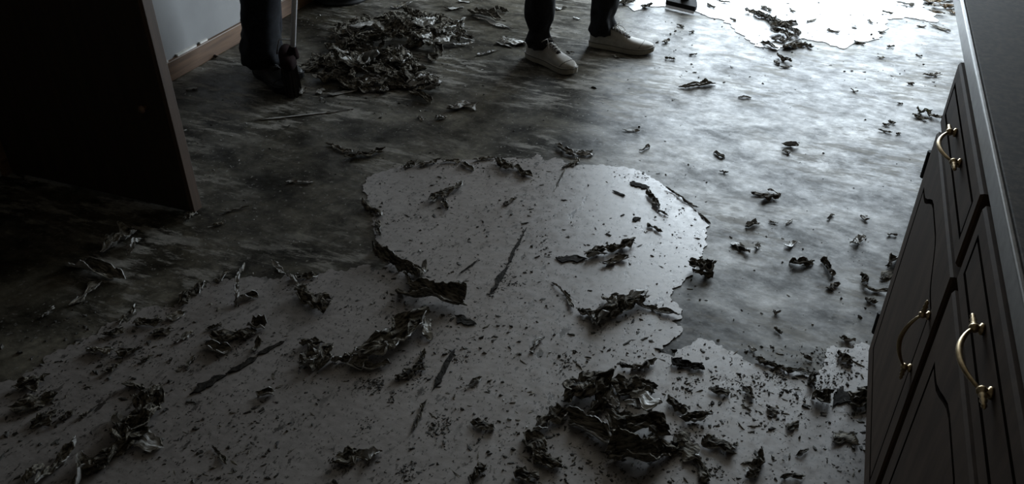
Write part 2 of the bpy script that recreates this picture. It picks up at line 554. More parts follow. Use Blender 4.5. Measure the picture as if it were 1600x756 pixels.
cbox('body', M['cabinet'], FX + .018, FX + .60, CY0, CY1, .10, .875)
cbox('toe_kick', M['groove'], FX + .075, FX + .09, CY0, CY1, 0, .10)
cbox('toe_kick_end', M['cabinet'], FX + .09, FX + .60, CY1 - .02, CY1, 0, .10)
# face frame: stiles and rails
for y0, y1 in ((1.755, 1.795), (1.185, 1.245), (.585, .645), (-.015, .045), (-.6, -.54), (-1.2, -1.15)):
    cbox('stile', M['cabinet'], FX, FX + .018, y0, y1, .10, .875)
for y0, y1 in ((1.245, 1.755), (.645, 1.185), (.045, .585), (-.54, -.015), (-1.15, -.6)):
    for z0, z1 in ((.10, .135), (.705, .745), (.855, .875)):
        cbox('rail', M['cabinet'], FX, FX + .018, y0, y1, z0, z1)


def groove_ring(bm, pts, wdt, x, h):
    """a routed line: closed strip standing a hair proud as a dark inlay"""
    n = len(pts)
    cy = sum(p[0] for p in pts) / n
    cz = sum(p[1] for p in pts) / n
    ins = [(p[0] + (cy - p[0]) * wdt / max(1e-6, math.hypot(cy - p[0], cz - p[1])), p[1] + (cz - p[1]) * wdt / max(1e-6, math.hypot(cy - p[0], cz - p[1]))) for p in pts]
    A = [bm.verts.new((x, p[0], p[1])) for p in pts]
    Bv = [bm.verts.new((x, p[0], p[1])) for p in ins]
    C = [bm.verts.new((x - h, (p[0] + q[0]) / 2, (p[1] + q[1]) / 2)) for p, q in zip(pts, ins)]
    for i in range(n):
        j = (i + 1) % n
        bm.faces.new((A[i], A[j], C[j], C[i]))
        bm.faces.new((C[i], C[j], Bv[j], Bv[i]))


def front_panel(name, y0, y1, z0, z1, mgn, arch=0.0, pull=None, hinge_far=None):
    """drawer front or door: slab with a raised centre field behind a routed groove"""
    th = .019
    bm = bmesh.new()
    # outer slab with a bevelled rim, a groove and a raised field: nested outlines at stepped depths
    def outline(m, ar):
        a, b, c_, d_ = y0 + m, y1 - m, z0 + m, z1 - m
        if ar <= 0:
            top = [(b, d_), (a + (b - a) * .67, d_), (a + (b - a) * .33, d_), (a, d_)]
            top = [(b - (b - a) * k / 16, d_) for k in range(17)]
        else:
            top = []
            for k in range(17):
                t = k / 16
                u = min(1, max(0, (abs(2 * t - 1) - .25) / .6))
                dz = -ar * u * u * (3 - 2 * u)
                top.append((b - (b - a) * t, d_ + dz))
        bot = [(a + (b - a) * k / 16, c_) for k in range(17)]
        return bot + top
    levels = [(0, 0, 0), (0, 0, th - .004), (.004, 0, th), (mgn, arch, th), (mgn + .0018, arch, th - .006), (mgn + .0065, arch, th - .006), (mgn + .0085, arch, th - .0003)]
    rings = []
    for m_, ar, dx in levels:
        rings.append([bm.verts.new((-dx, p[0] - CY1, p[1])) for p in outline(m_, ar)])
    n = len(rings[0])
    for r0, r1 in zip(rings, rings[1:]):
        for i in range(n):
            f = bm.faces.new((r0[i], r0[(i + 1) % n], r1[(i + 1) % n], r1[i]))
            if r0 in (rings[3], rings[4], rings[5]):
                f.material_index = 1
    bm.faces.new(rings[-1])
    bm.faces.new(rings[0][::-1])
    o = from_bm(name, bm, [M['cabinet'], M['groove']], cab)
    if pull:
        bail_pull(o, pull)
    if hinge_far:
        for zz in hinge_far:
            bm = bmesh.new()
            add_tube(bm, [(-.014, y1 - CY1 + .020, zz), (-.014, y1 - CY1 + .020, zz + .062)], .008, 8)
            add_box(bm, -.016, 0, y1 - CY1 + .002, y1 - CY1 + .030, zz + .002, zz + .060)
            from_bm('hinge', bm, M['black_plastic'], o)
    return o


def bail_pull(parent, spec):
    """brass bail: two turned posts with beaded finials, a bowed grip between them"""
    y, z, half, vert = spec
    x0 = -.019
    ax = Vector((0, 0, 1)) if vert else Vector((0, 1, 0))
    c0 = Vector((x0, y - CY1, z))
    out = Vector((-1, 0, 0))
    bm = bmesh.new()
    n = 14
    pts, rad = [], []
    for i in range(n + 1):
        t = -1 + 2 * i / n
        pts.append(c0 + ax * (t * half * .72) + out * (.012 + .020 * math.cos(t * math.pi / 2) ** .8))
        rad.append(.0022 + .0020 * math.cos(t * math.pi / 2))
    add_tube(bm, pts, rad, 8)
    g = from_bm('pull', bm, M['brass'], parent, True)
    for sgn in (-1, 1):
        bm = bmesh.new()
        p = c0 + ax * (sgn * half * .74)
        add_tube(bm, [p, p + out * .004, p + out * .006, p + out * .013, p + out * .017], [.008, .008, .004, .0045, .003], 10)
        # the turned finial runs on beyond the post
        e = c0 + ax * (sgn * half * .66) + out * .011
        prof = [(0, .003), (.05, .0068), (.09, .0068), (.12, .0035), (.17, .0052), (.22, .0032), (.27, .0045), (.32, .0027), (.37, .0036), (.43, .001)]
        add_tube(bm, [e + ax * (sgn * half * a * 1.05) for a, r in prof], [r for a, r in prof], 10)
        from_bm('finial', bm, M['brass'], g, True)
    return g


UN = [(1.233, 1.767), (.633, 1.197), (.033, .597), (-.552, -.003), (-1.16, -.588)]
for i, (a, b) in enumerate(UN):
    front_panel('drawer', a, b, .737, .868, .030, pull=((a + b) / 2 if i == 0 else (a + b) / 2, .812, .082, False))
    if i == 0:
        front_panel('door', a, b, .122, .717, .052, arch=.05, pull=(a + .045, .545, .080, True), hinge_far=(.165, .60))
    else:
        front_panel('door', a, b, .122, .717, .052, arch=.05, pull=(a + .045, .545, .080, True))
# the counter runs on past the cabinet's end as a bar, carried by a panel at its back
ct = empty('countertop', (FX, CY1, .876))
tag(ct, 'dark speckled laminate countertop on top of the oak cabinets', 'countertop')
box('slab', M['counter'], -.006, .66, CY0 - CY1, 1.0, 0.0, .040, ct, bevel=.002)
box('front_edge', M['edge_strip'], -.014, -.006, CY0 - CY1, 1.0, .0005, .0385, ct, bevel=.0025)
cbox('end_panel', M['cabinet'], FX + .55, FX + .60, CY1, CY1 + .98, 0, .875)


# ------------------------------------------------------------------ torn scraps
def pnoise(x, y, z):
    return noise.noise(Vector((x, y, z)))


def scrap_mesh(L, W, kind, seed, h):
    rn = random.Random(seed)
    nu = int(min(34, max(7, L / .0055)))
    nv = int(min(22, max(4, W / .0055)))
    curl = {'tear': .08, 'flat': rn.uniform(.3, .9), 'curl': rn.uniform(2.6, 4.2), 'crum': rn.uniform(.8, 2.0), 'strip': rn.uniform(.8, 2.0)}[kind]
    amp = {'tear': .4, 'flat': .5, 'curl': .35, 'crum': 1.6, 'strip': .8}[kind]
    arch = -1 if (kind in ('crum',) or rn.random() < .45) else 1
    if kind == 'curl' and rn.random() < .65:
        arch = 1
    so = seed * 1.713 % 97
    h *= .78
    tap0, tap1 = rn.uniform(.35, 1), rn.uniform(.35, 1)
    bend = rn.uniform(-.35, .35)
    skew = rn.uniform(-.4, .4)
    if kind == 'tear':
        bend, skew, tap0, tap1 = 0.0, 0.0, max(tap0, .55), max(tap1, .7)
    jg = 2.4 if kind == 'tear' else 1.0
    fq = {'tear': 3.0, 'flat': 1.6, 'curl': 1.4, 'crum': 2.0, 'strip': 2.2}[kind]
    P3 = np.zeros((nu + 1, nv + 1, 3))
    for i in range(nu + 1):
        u = i / nu - .5
        prof = (tap0 * (.5 - u) + tap1 * (.5 + u)) * (1.0 + .45 * pnoise(u * 5, so, 1.5)) * (1 - .75 * max(0, abs(u) * 2 - .72) / .28)
        cu = curl * (1 + .5 * pnoise(u * 3, so + 7, .3))
        mid = bend * W * math.sin(u * 4) + .25 * W * pnoise(u * 3.2, so + 3, 4.4)
        for j in range(nv + 1):
            v = j / nv - .5
            rag = .30 * pnoise(v * 4, so + 11 + (u > 0) * 9, .7) + .12 * pnoise(v * 17, so + 5 + (u > 0) * 9, 2.7)
            x = u * L * (1 + 2 * abs(u) * rag * 1.6) + skew * v * W
            ragv = 1 + jg * 2 * abs(v) * (.30 * pnoise(u * 6, so + 21 + (v > 0) * 5, .2) + .16 * pnoise(u * 23, so + 31 + (v > 0) * 5, .2))
            vv = v * prof * ragv
            a = vv * cu
            r = W / cu
            y = r * math.sin(a) + mid
            z = arch * r * (1 - math.cos(a))
            q1 = 1 - abs(pnoise(u * fq * max(1, L / W * .6) + so, v * fq, 2.2)) * 2
            q2 = pnoise(u * fq * 2.7 * max(1, L / W * .5) + so, v * fq * 2.3, 6.2)
            q3 = pnoise(u * 14 * max(1, L / W * .5) + so, v * 13, 8.8)
            cr = amp * W * .28 * (q1 * .8 + q2 * .6 + q3 * .28)
            if kind == 'crum':
                x += .12 * W * pnoise(u * 6 + so, v * 5, 9.1)
                y += .16 * W * pnoise(u * 6 + so, v * 5, 13.1)
            P3[i, j] = (x, y, z + cr + (.5 * h * (2 * u) ** 2 * (1 if seed % 3 else -1) if kind in ('strip', 'flat') and h > .004 else 0))
    z = P3[..., 2]
    z -= z.min()
    P3[..., 2] = z * (h / max(z.max(), 1e-5))
    du = np.gradient(P3, axis=0)
    dv = np.gradient(P3, axis=1)
    nrm = np.cross(du, dv)
    nrm /= np.maximum(np.linalg.norm(nrm, axis=2, keepdims=True), 1e-9)
    th = min(.0028, .09 * W + .0006)
    lo = P3 - nrm * th
    mz = min(lo[..., 2].min(), P3[..., 2].min())
    P3[..., 2] -= mz
    lo[..., 2] -= mz
    verts = np.concatenate([P3.reshape(-1, 3), lo.reshape(-1, 3)])
    K = (nu + 1) * (nv + 1)
    idx = lambda i, j: i * (nv + 1) + j
    faces, mi = [], []
    for i in range(nu):
        for j in range(nv):
            q = (idx(i, j), idx(i + 1, j), idx(i + 1, j + 1), idx(i, j + 1))
            faces.append(q)
            mi.append(0)
            faces.append(tuple(k + K for k in q[::-1]))
            mi.append(1)
    rim = [idx(i, 0) for i in range(nu)] + [idx(nu, j) for j in range(nv)] + [idx(i, nv) for i in range(nu, 0, -1)] + [idx(0, j) for j in range(nv, 0, -1)]
    for a, b in zip(rim, rim[1:] + rim[:1]):
        faces.append((b, a, a + K, b + K))
        mi.append(1)
    me = bpy.data.meshes.new('scrap')
    me.from_pydata(verts.tolist(), [], faces)
    me.polygons.foreach_set('material_index', mi)
    me.update()
    return me


TONES = {'d': ('scrap_dark', 'scrap_mid'), 'm': ('scrap_mid', 'scrap_edge'), 'e': ('scrap_dark', 'scrap_edge'), 'l': ('scrap_edge', 'scrap_mid'),
         'p': ('scrap_pale', 'scrap_mid'), 'g': ('scrap_green', 'scrap_edge'), 'b': ('scrap_brown', 'scrap_edge'), 'x': ('scrap_dark', 'scrap_dark'), 'k': ('slash', 'slash')}
_seed = [100]


def scrap(x0, y0, x1, y1, W, kind, h, tone, label, group=None, name='floor_scrap', z=None, tilt=(0, 0)):
    """a torn piece whose long axis runs between two spots of the floor, W wide and h high (metres)"""
    a, b = at(x0, y0), at(x1, y1)
    dv = b - a
    L = max(dv.length, .012)
    _seed[0] += 1
    me = scrap_mesh(L, W * .88, kind, _seed[0], h * .85)
    t = TONES[tone]
    o = link_mesh(name, me, [M[t[0]], M[t[1]]])
    c = (a + b) / 2
    zz = base_z(c.x, c.y) if z is None else z
    o.location = (c.x, c.y, zz + .0004)
    o.rotation_euler = (tilt[0], tilt[1], math.atan2(dv.y, dv.x))
    return tag(o, label, 'scrap', group)


S = scrap
# --- on the grey sheet
S(718, 290, 676, 319, .055, 'crum', .030, 'e', 'dark shredded scrap near the upper left of the grey sheet')
S(690, 303, 698, 335, .030, 'crum', .020, 'e', 'short shred hanging below the upper left shredded scrap')
S(818, 366, 790, 420, .013, 'tear', .0022, 'k', 'long dark torn slash in the middle of the sheet, upper part')
S(793, 418, 766, 462, .019, 'tear', .0022, 'k', 'long dark torn slash in the middle of the sheet, lower part')
S(921, 407, 988, 381, .055, 'crum', .036, 'e', 'ragged brown scrap slanting across the sheet right of centre')
S(940, 413, 980, 409, .035, 'strip', .020, 'm', 'short strip under the ragged slanting scrap right of centre')
S(925, 395, 945, 402, .022, 'strip', .016, 'e', 'small strip at the left end of the ragged slanting scrap')
S(861, 444, 884, 460, .016, 'strip', .014, 'm', 'thin bent strip below the dark flake, upper half')
S(882, 459, 895, 483, .018, 'strip', .016, 'm', 'thin bent strip below the dark flake, lower half')
S(904, 488, 938, 502, .040, 'crum', .026, 'e', 'small dark wad left of the tent-shaped brown scrap')
S(946, 513, 988, 463, .120, 'crum', .055, 'e', 'tent-shaped crumpled brown scrap low on the grey sheet')
S(950, 480, 972, 470, .050, 'crum', .030, 'm', 'frayed piece on the left of the tent-shaped brown scrap')
S(994, 475, 1053, 497, .026, 'strip', .018, 'e', 'dark straight strip running right from the tent-shaped scrap')
S(871, 405, 911, 406, .045, 'tear', .0022, 'k', 'flat dark flake in the middle of the grey sheet')
S(787, 318, 803, 317, .035, 'crum', .012, 'd', 'small dark lump in the upper part of the grey sheet')
S(1011, 302, 1030, 328, .036, 'crum', .024, 'e', 'dark jagged shred near the right tip of the sheet')
S(1026, 330, 1043, 339, .020, 'strip', .012, 'e', 'tiny dark stick below the jagged shred at the right tip')
S(1014, 352, 1031, 366, .024, 'crum', .014, 'e', 'little curved crumb below the right tip of the sheet')
S(774, 255, 802, 268, .060, 'crum', .038, 'e', 'dark rolled scrap on the top edge of the sheet, left half')
S(797, 264, 830, 276, .046, 'curl', .030, 'd', 'dark rolled scrap on the top edge of the sheet, right half')
S(726, 256, 736, 270, .030, 'curl', .020, 'e', 'small curl on the top edge left of the rolled scrap')
S(632, 264, 650, 257, .045, 'crum', .018, 'e', 'first small curl from the left along the top edge')
S(655, 262, 684, 254, .045, 'crum', .020, 'e', 'second small curl from the left along the top edge')
S(694, 258, 718, 252, .035, 'crum', .016, 'm', 'third small curl from the left along the top edge')
S(742, 252, 772, 249, .030, 'crum', .014, 'm', 'flat ragged fringe along the top edge of the sheet')
S(872, 228, 896, 246, .040, 'curl', .028, 'm', 'curled scrap standing just above the top of the sheet')
S(888, 244, 922, 240, .055, 'crum', .026, 'l', 'pale crumpled scrap just above the top of the sheet')
S(880, 262, 906, 252, .050, 'crum', .018, 'm', 'torn fringe under the pale crumpled scrap at the top edge')
S(868, 296, 884, 264, .010, 'strip', .006, 'e', 'thin dark tear below the fringe at the top edge')
S(1040, 296, 1066, 312, .018, 'strip', .014, 'e', 'upper rolled sliver on the right edge of the sheet')
S(1066, 313, 1090, 328, .018, 'strip', .014, 'e', 'middle rolled sliver on the right edge of the sheet')
S(1094, 335, 1107, 350, .016, 'strip', .012, 'd', 'lower rolled sliver on the right edge of the sheet')
S(985, 288, 1012, 294, .040, 'tear', .0022, 'k', 'flat dark patch near the upper right of the sheet')
S(988, 345, 1001, 344, .026, 'tear', .0022, 'k', 'tiny flat patch above the ragged slanting scrap')
S(958, 300, 975, 308, .022, 'tear', .0022, 'k', 'tiny flat patch between the top edge and the right tip')
S(720, 430, 745, 408, .010, 'strip', .005, 'k', 'thin dark scratch scrap left of the long slash')
# --- rolled-up flap on the left edge
S(574, 318, 588, 345, .050, 'curl', .034, 'e', 'small rolled corner high on the left edge of the sheet')
S(584, 350, 598, 372, .030, 'crum', .018, 'e', 'ragged bit under the rolled corner on the left edge')
S(594, 386, 610, 408, .050, 'curl', .034, 'e', 'narrow curl at the top of the big rolled flap')
S(604, 398, 652, 446, .130, 'curl', .070, 'd', 'dark rolled flap on the left edge of the sheet, upper piece')
S(640, 450, 713, 488, .150, 'curl', .090, 'd', 'largest dark rolled flap on the left edge of the sheet')
S(632, 448, 672, 452, .060, 'flat', .050, 'e', 'thin lip lying over the largest rolled flap')
S(655, 432, 668, 416, .030, 'flat', .030, 'l', 'small upright grey tab behind the big rolled flap')
# --- left part of the sheet
S(383, 420, 370, 476, .022, 'strip', .060, 'l', 'thin pale upright sliver on the left of the sheet')
S(369, 470, 398, 472, .045, 'curl', .034, 'e', 'small curl at the foot of the pale upright sliver')
S(424, 414, 448, 432, .020, 'strip', .022, 'l', 'thin pale strip on the dark floor above the lump')
S(452, 430, 466, 458, .018, 'strip', .035, 'l', 'curved pale strip rising behind the dark lump')
S(464, 470, 516, 476, .100, 'crum', .055, 'd', 'dark crumpled lump on the left of the sheet')
S(460, 438, 492, 434, .040, 'crum', .022, 'e', 'small ragged scrap behind the dark crumpled lump')
S(392, 512, 416, 510, .070, 'curl', .050, 'e', 'curled cup with a pale rim left of centre')
S(343, 520, 390, 536, .080, 'crum', .032, 'd', 'dark ragged scrap beside the curled cup')
S(320, 550, 360, 545, .055, 'curl', .030, 'e', 'shallow curl with a pale rim below the dark ragged scrap')
S(280, 530, 300, 526, .040, 'flat', .012, 'm', 'thin flake at the left of the shallow curl')
S(326, 516, 345, 512, .032, 'crum', .018, 'd', 'small dark scrap at the left of the ragged scrap')
S(470, 574, 505, 562, .090, 'curl', .055, 'e', 'left cup of the three curled cups below the lump')
S(500, 582, 524, 546, .085, 'curl', .062, 'd', 'middle cup of the three curled cups below the lump')
S(524, 572, 545, 562, .060, 'curl', .048, 'e', 'right cup of the three curled cups below the lump')
S(474, 544, 502, 540, .050, 'crum', .030, 'd', 'dark scrap behind the three curled cups')
S(562, 562, 668, 512, .150, 'crum', .075, 'm', 'large crumpled brown sheet left of centre')
S(545, 572, 586, 548, .070, 'crum', .034, 'm', 'crumpled tongue at the left end of the large crumpled sheet')
S(560, 574, 606, 578, .040, 'strip', .020, 'm', 'thin strip along the foot of the large crumpled sheet')
S(664, 502, 673, 532, .030, 'strip', .030, 'p', 'pale torn strip at the right end of the large crumpled sheet')
S(714, 498, 740, 510, .045, 'tear', .0022, 'k', 'flat dark flake right of the large crumpled sheet')
S(622, 598, 658, 574, .055, 'crum', .022, 'd', 'dark scrap below the large crumpled sheet')
S(650, 566, 668, 552, .035, 'crum', .018, 'd', 'small dark scrap below the right end of the crumpled sheet')
S(300, 616, 352, 588, .026, 'tear', .0022, 'k', 'lower part of the long scraped streak on the left')
S(356, 584, 402, 560, .022, 'tear', .0022, 'k', 'middle part of the long scraped streak on the left')
S(404, 556, 444, 534, .018, 'tear', .0022, 'k', 'upper part of the long scraped streak on the left')
S(398, 556, 404, 536, .020, 'flat', .030, 'd', 'small upright thorn on the long scraped streak')
S(407, 626, 424, 612, .036, 'curl', .026, 'e', 'tiny curl alone on the lower left of the sheet')
S(677, 608, 712, 548, .016, 'tear', .0022, 'k', 'long thin dark slash below the large crumpled sheet')
S(641, 678, 668, 630, .016, 'strip', .008, 'd', 'thin dark stick below the centre of the sheet')
S(332, 699, 354, 726, .014, 'strip', .008, 'd', 'thin dark stick at the lower left of the sheet')
S(569, 716, 595, 712, .050, 'curl', .028, 'l', 'small grey cup near the bottom edge of the picture')
S(526, 728, 560, 708, .060, 'crum', .022, 'd', 'dark fuzzy scrap left of the small grey cup')
S(740, 660, 770, 676, .036, 'crum', .018, 'e', 'small brown scrap in the bottom middle')
S(731, 602, 752, 595, .022, 'strip', .012, 'e', 'small stick under the centre of the sheet')
S(735, 748, 758, 742, .060, 'crum', .030, 'd', 'dark wad at the bottom edge in the middle')
S(826, 544, 848, 536, .050, 'flat', .006, 'l', 'thin light flake lying low in the middle of the sheet')
# --- bottom left
S(197, 612, 256, 616, .040, 'crum', .022, 'd', 'ragged fringe at the top of the woody crumpled sheet')
S(240, 622, 205, 694, .130, 'crum', .070, 'd', 'large woody crumpled sheet at the bottom left')
S(190, 652, 178, 686, .035, 'flat', .020, 'l', 'pale sliver at the left of the woody crumpled sheet')
S(207, 694, 256, 692, .070, 'flat', .014, 'l', 'pale flat flake below the woody crumpled sheet')
S(142, 722, 216, 702, .110, 'crum', .048, 'x', 'black crumpled scrap in front of the woody crumpled sheet')
S(70, 760, 112, 696, .040, 'strip', .040, 'm', 'long pale-edged strip at the bottom left')
S(47, 758, 62, 730, .030, 'strip', .035, 'm', 'short upright strip in the bottom left corner')
S(108, 756, 146, 736, .080, 'curl', .055, 'm', 'grey curl at the bottom left edge of the picture')
S(28, 612, 74, 596, .070, 'crum', .030, 'd', 'dark scrap at the left edge, upper of the cluster')
S(26, 640, 92, 622, .060, 'crum', .028, 'd', 'dark scrap at the left edge, middle of the cluster')
S(52, 668, 86, 650, .060, 'crum', .022, 'd', 'dark scrap at the left edge, lower of the cluster')
S(94, 658, 116, 650, .040, 'crum', .018, 'd', 'small dark scrap right of the left edge cluster')
S(128, 652, 136, 652, .022, 'crum', .012, 'd', 'tiny dark crumb right of the left edge cluster')
S(140, 556, 176, 546, .055, 'crum', .024, 'm', 'grey scrap on the torn left edge of the sheet')
S(168, 582, 190, 574, .040, 'crum', .016, 'd', 'dark scrap below the torn left edge of the sheet')
S(186, 556, 222, 552, .036, 'crum', .022, 'd', 'dark scrap lying along the torn left edge')
S(222, 566, 236, 562, .030, 'crum', .014, 'd', 'small dark scrap below the torn left edge')
S(288, 572, 306, 562, .024, 'flat', .010, 'm', 'thin flake at the left under the shallow curl')
S(212, 514, 252, 504, .055, 'crum', .026, 'd', 'dark scrap on the shadowed left edge, right one')
S(166, 530, 190, 518, .050, 'crum', .024, 'd', 'dark scrap on the shadowed left edge, left one')
S(196, 506, 206, 484, .030, 'crum', .026, 'm', 'upright bit on the shadowed left edge')
S(240, 524, 268, 520, .036, 'crum', .018, 'd', 'small dark scrap inside the shadowed left edge')
S(262, 500, 290, 492, .040, 'flat', .012, 'm', 'brown flake on the left edge of the sheet')
S(280, 478, 300, 460, .050, 'crum', .026, 'd', 'dark scrap at the left corner of the sheet')
S(296, 462, 320, 446, .045, 'crum', .022, 'e', 'ragged scrap where the sheet edge bends')
S(336, 440, 360, 430, .034, 'crum', .018, 'm', 'small ragged scrap on the edge near the upright sliver')
# --- in the shadow of the door
S(166, 396, 214, 362, .110, 'curl', .075, 'm', 'curled scrap standing in the shadow before the dark door')
S(196, 398, 222, 376, .040, 'strip', .045, 'l', 'pale frayed strip on the curled scrap before the door')
S(120, 410, 180, 436, .110, 'curl', .060, 'm', 'second curled scrap before the door, nearer the camera')
S(108, 474, 158, 446, .060, 'flat', .010, 'm', 'flat grey scrap in the shadow left of the sheet')
S(70, 496, 80, 484, .030, 'crum', .020, 'm', 'tiny scrap far left in the shadow')
S(286, 344, 306, 336, .040, 'crum', .024, 'm', 'small scrap at the foot of the open door')
S(352, 330, 384, 327, .040, 'flat', .010, 'l', 'pale flat flake right of the foot of the door')
S(334, 354, 352, 348, .030, 'crum', .012, 'm', 'small scrap right of the door in the scraped patch')
S(448, 288, 490, 284, .030, 'crum', .012, 'l', 'row of pale bits on the floor left of the sheet')
S(546, 250, 596, 238, .075, 'crum', .032, 'd', 'dark flat scrap above the left corner of the sheet')
S(510, 228, 552, 240, .035, 'crum', .016, 'm', 'thin scrap left of the dark flat scrap')
# --- on the bare floor to the right
S(1078, 424, 1114, 420, .075, 'crum', .055, 'e', 'curled scrap with pale edges right of the sheet')
S(1086, 434, 1112, 432, .050, 'curl', .040, 'e', 'rolled lower half of the curled scrap right of the sheet')
S(1126, 269, 1136, 271, .022, 'crum', .012, 'd', 'small dark chip above the right of the sheet')
S(1176, 306, 1200, 305, .030, 'flat', .012, 'e', 'left leaf of the scrap in the middle of the right floor')
S(1188, 312, 1217, 310, .048, 'curl', .026, 'e', 'lower leaf of the scrap in the middle of the right floor')
S(1200, 300, 1218, 303, .024, 'flat', .014, 'l', 'pale upper leaf of the scrap in the middle of the right floor')
S(1164, 352, 1186, 352, .036, 'curl', .024, 'l', 'small pale boat-shaped curl on the right floor')
S(1145, 384, 1162, 386, .050, 'flat', .008, 'p', 'pale flake near the boat-shaped curl')
S(1155, 388, 1168, 398, .030, 'crum', .020, 'e', 'dark bit beside the pale flake')
S(1177, 388, 1188, 386, .028, 'crum', .014, 'p', 'tiny pale crumb right of the pale flake')
S(1227, 386, 1245, 380, .028, 'flat', .010, 'p', 'pale narrow flake on the right floor')
S(1238, 408, 1262, 416, .045, 'curl', .032, 'e', 'dark curl below the pale narrow flake')
S(1256, 416, 1271, 410, .024, 'crum', .014, 'd', 'short tail right of the dark curl')
S(1292, 406, 1294, 432, .036, 'crum', .026, 'e', 'upright speckled scrap on the right floor')
S(1290, 450, 1312, 447, .026, 'crum', .012, 'e', 'small flat scrap below the upright speckled scrap')
S(1326, 378, 1353, 377, .050, 'crum', .020, 'p', 'white crumpled flake on the right floor')
S(1343, 340, 1356, 344, .024, 'flat', .012, 'l', 'small grey flake above the white crumpled flake')
S(1292, 340, 1303, 339, .024, 'crum', .010, 'd', 'tiny dark chip left of the small grey flake')
S(1390, 370, 1398, 367, .020, 'crum', .014, 'l', 'tiny chip near the cabinet door')
S(1380, 414, 1404, 408, .055, 'curl', .042, 'e', 'arched curl beside the cabinet door')
S(1370, 432, 1397, 430, .050, 'flat', .012, 'm', 'flat grey scrap below the arched curl')
S(1342, 433, 1356, 442, .036, 'crum', .026, 'd', 'dark lump left of the flat grey scrap')
S(1351, 450, 1387, 460, .034, 'flat', .020, 'm', 'long flake pointing at the cabinet hinge')
S(1352, 470, 1368, 474, .030, 'crum', .014, 'd', 'small scrap against the foot of the cabinet')
S(1208, 488, 1218, 491, .024, 'crum', .016, 'l', 'single chip on the dark floor above the lower sheet')
S(1169, 545, 1181, 549, .022, 'flat', .010, 'p', 'pale chip just above the lower torn edge')
S(1210, 518, 1222, 520, .026, 'crum', .012, 'd', 'dark chip above the lower torn edge')
S(1257, 562, 1265, 560, .026, 'crum', .018, 'm', 'small upright chip near the lower torn edge')
S(1316, 528, 1331, 537, .026, 'strip', .016, 'm', 'short stick above the sheet beside the cabinet')
S(1228, 350, 1238, 344, .020, 'flat', .008, 'p', 'tiny pale flake right of the boat-shaped curl')
S(1203, 349, 1214, 348, .018, 'flat', .006, 'l', 'tiny grey flake right of the boat-shaped curl')
# --- far right floor
S(1063, 136, 1114, 133, .050, 'curl', .034, 'm', 'boat-shaped curl with pale ends on the far floor')
S(1154, 152, 1173, 154, .024, 'flat', .010, 'd', 'small dark flake right of the far boat-shaped curl')
S(1328, 141, 1340, 145, .024, 'flat', .012, 'e', 'small dark flake in the bright right floor')
S(1424, 182, 1448, 188, .035, 'crum', .018, 'm', 'grey lower leaf of the olive scrap near the cabinet')
S(1430, 176, 1452, 180, .050, 'crum', .036, 'g', 'olive green scrap near the cabinet corner')
S(1450, 180, 1470, 190, .036, 'crum', .024, 'm', 'grey right leaf of the olive scrap near the cabinet')
S(1378, 195, 1390, 197, .022, 'crum', .010, 'e', 'dark bit left of the olive scrap, upper left')
S(1388, 191, 1399, 194, .022, 'crum', .012, 'e', 'dark bit left of the olive scrap, upper right')
S(1374, 205, 1392, 208, .020, 'strip', .010, 'e', 'thin dark bit left of the olive scrap, lower')
S(1399, 209, 1407, 210, .018, 'crum', .008, 'd', 'dark crumb below the olive scrap')
S(1444, 119, 1468, 119, .050, 'crum', .018, 'p', 'white star-shaped flake on the far right floor')
S(1223, 228, 1246, 230, .045, 'curl', .024, 'l', 'pale curl on the middle right floor')
S(1222, 238, 1234, 240, .026, 'crum', .012, 'e', 'dark bit under the pale curl on the middle right floor')
S(1115, 240, 1131, 246, .024, 'curl', .014, 'l', 'small pale roll above the right of the sheet')
S(1000, 234, 1016, 233, .034, 'curl', .016, 'l', 'small ring-shaped curl above the sheet')
S(976, 204, 998, 206, .020, 'flat', .008, 'l', 'thin pale flake on the floor above the sheet')
S(1041, 91, 1053, 95, .030, 'crum', .016, 'd', 'dark chip right of the white sneaker toe')
S(1034, 66, 1046, 66, .040, 'crum', .020, 'm', 'brown chip beside the white sneaker toe')
S(1057, 40, 1067, 43, .030, 'crum', .014, 'm', 'chip below the black scraper head')
S(1078, 86, 1089, 87, .026, 'crum', .012, 'd', 'dark chip further right of the sneaker toe')
S(1076, 51, 1085, 51, .024, 'crum', .010, 'd', 'dark flat chip right below the scraper head')
S(1208, 98, 1218, 102, .030, 'crum', .018, 'd', 'left half of the dark chunk under the far heap')
S(1216, 90, 1234, 100, .045, 'crum', .034, 'd', 'right half of the dark chunk under the far heap')
S(1220, 105, 1232, 107, .026, 'crum', .010, 'd', 'dark chip below the dark chunk')
S(1434, 42, 1446, 43, .030, 'flat', .010, 'd', 'dark flake on the far right floor by the counter')
S(1387, 73, 1396, 75, .030, 'crum', .014, 'd', 'dark chip below the white far sheet')
S(1372, 90, 1381, 92, .024, 'flat', .008, 'm', 'small flake below the white far sheet')
S(1431, 87, 1440, 89, .024, 'flat', .008, 'm', 'small flake left of the counter end')
S(1418, 131, 1427, 133, .024, 'crum', .010, 'd', 'dark chip in the bright floor left of the counter')
S(1402, 162, 1410, 163, .018, 'crum', .008, 'd', 'dark crumb above the olive scrap')
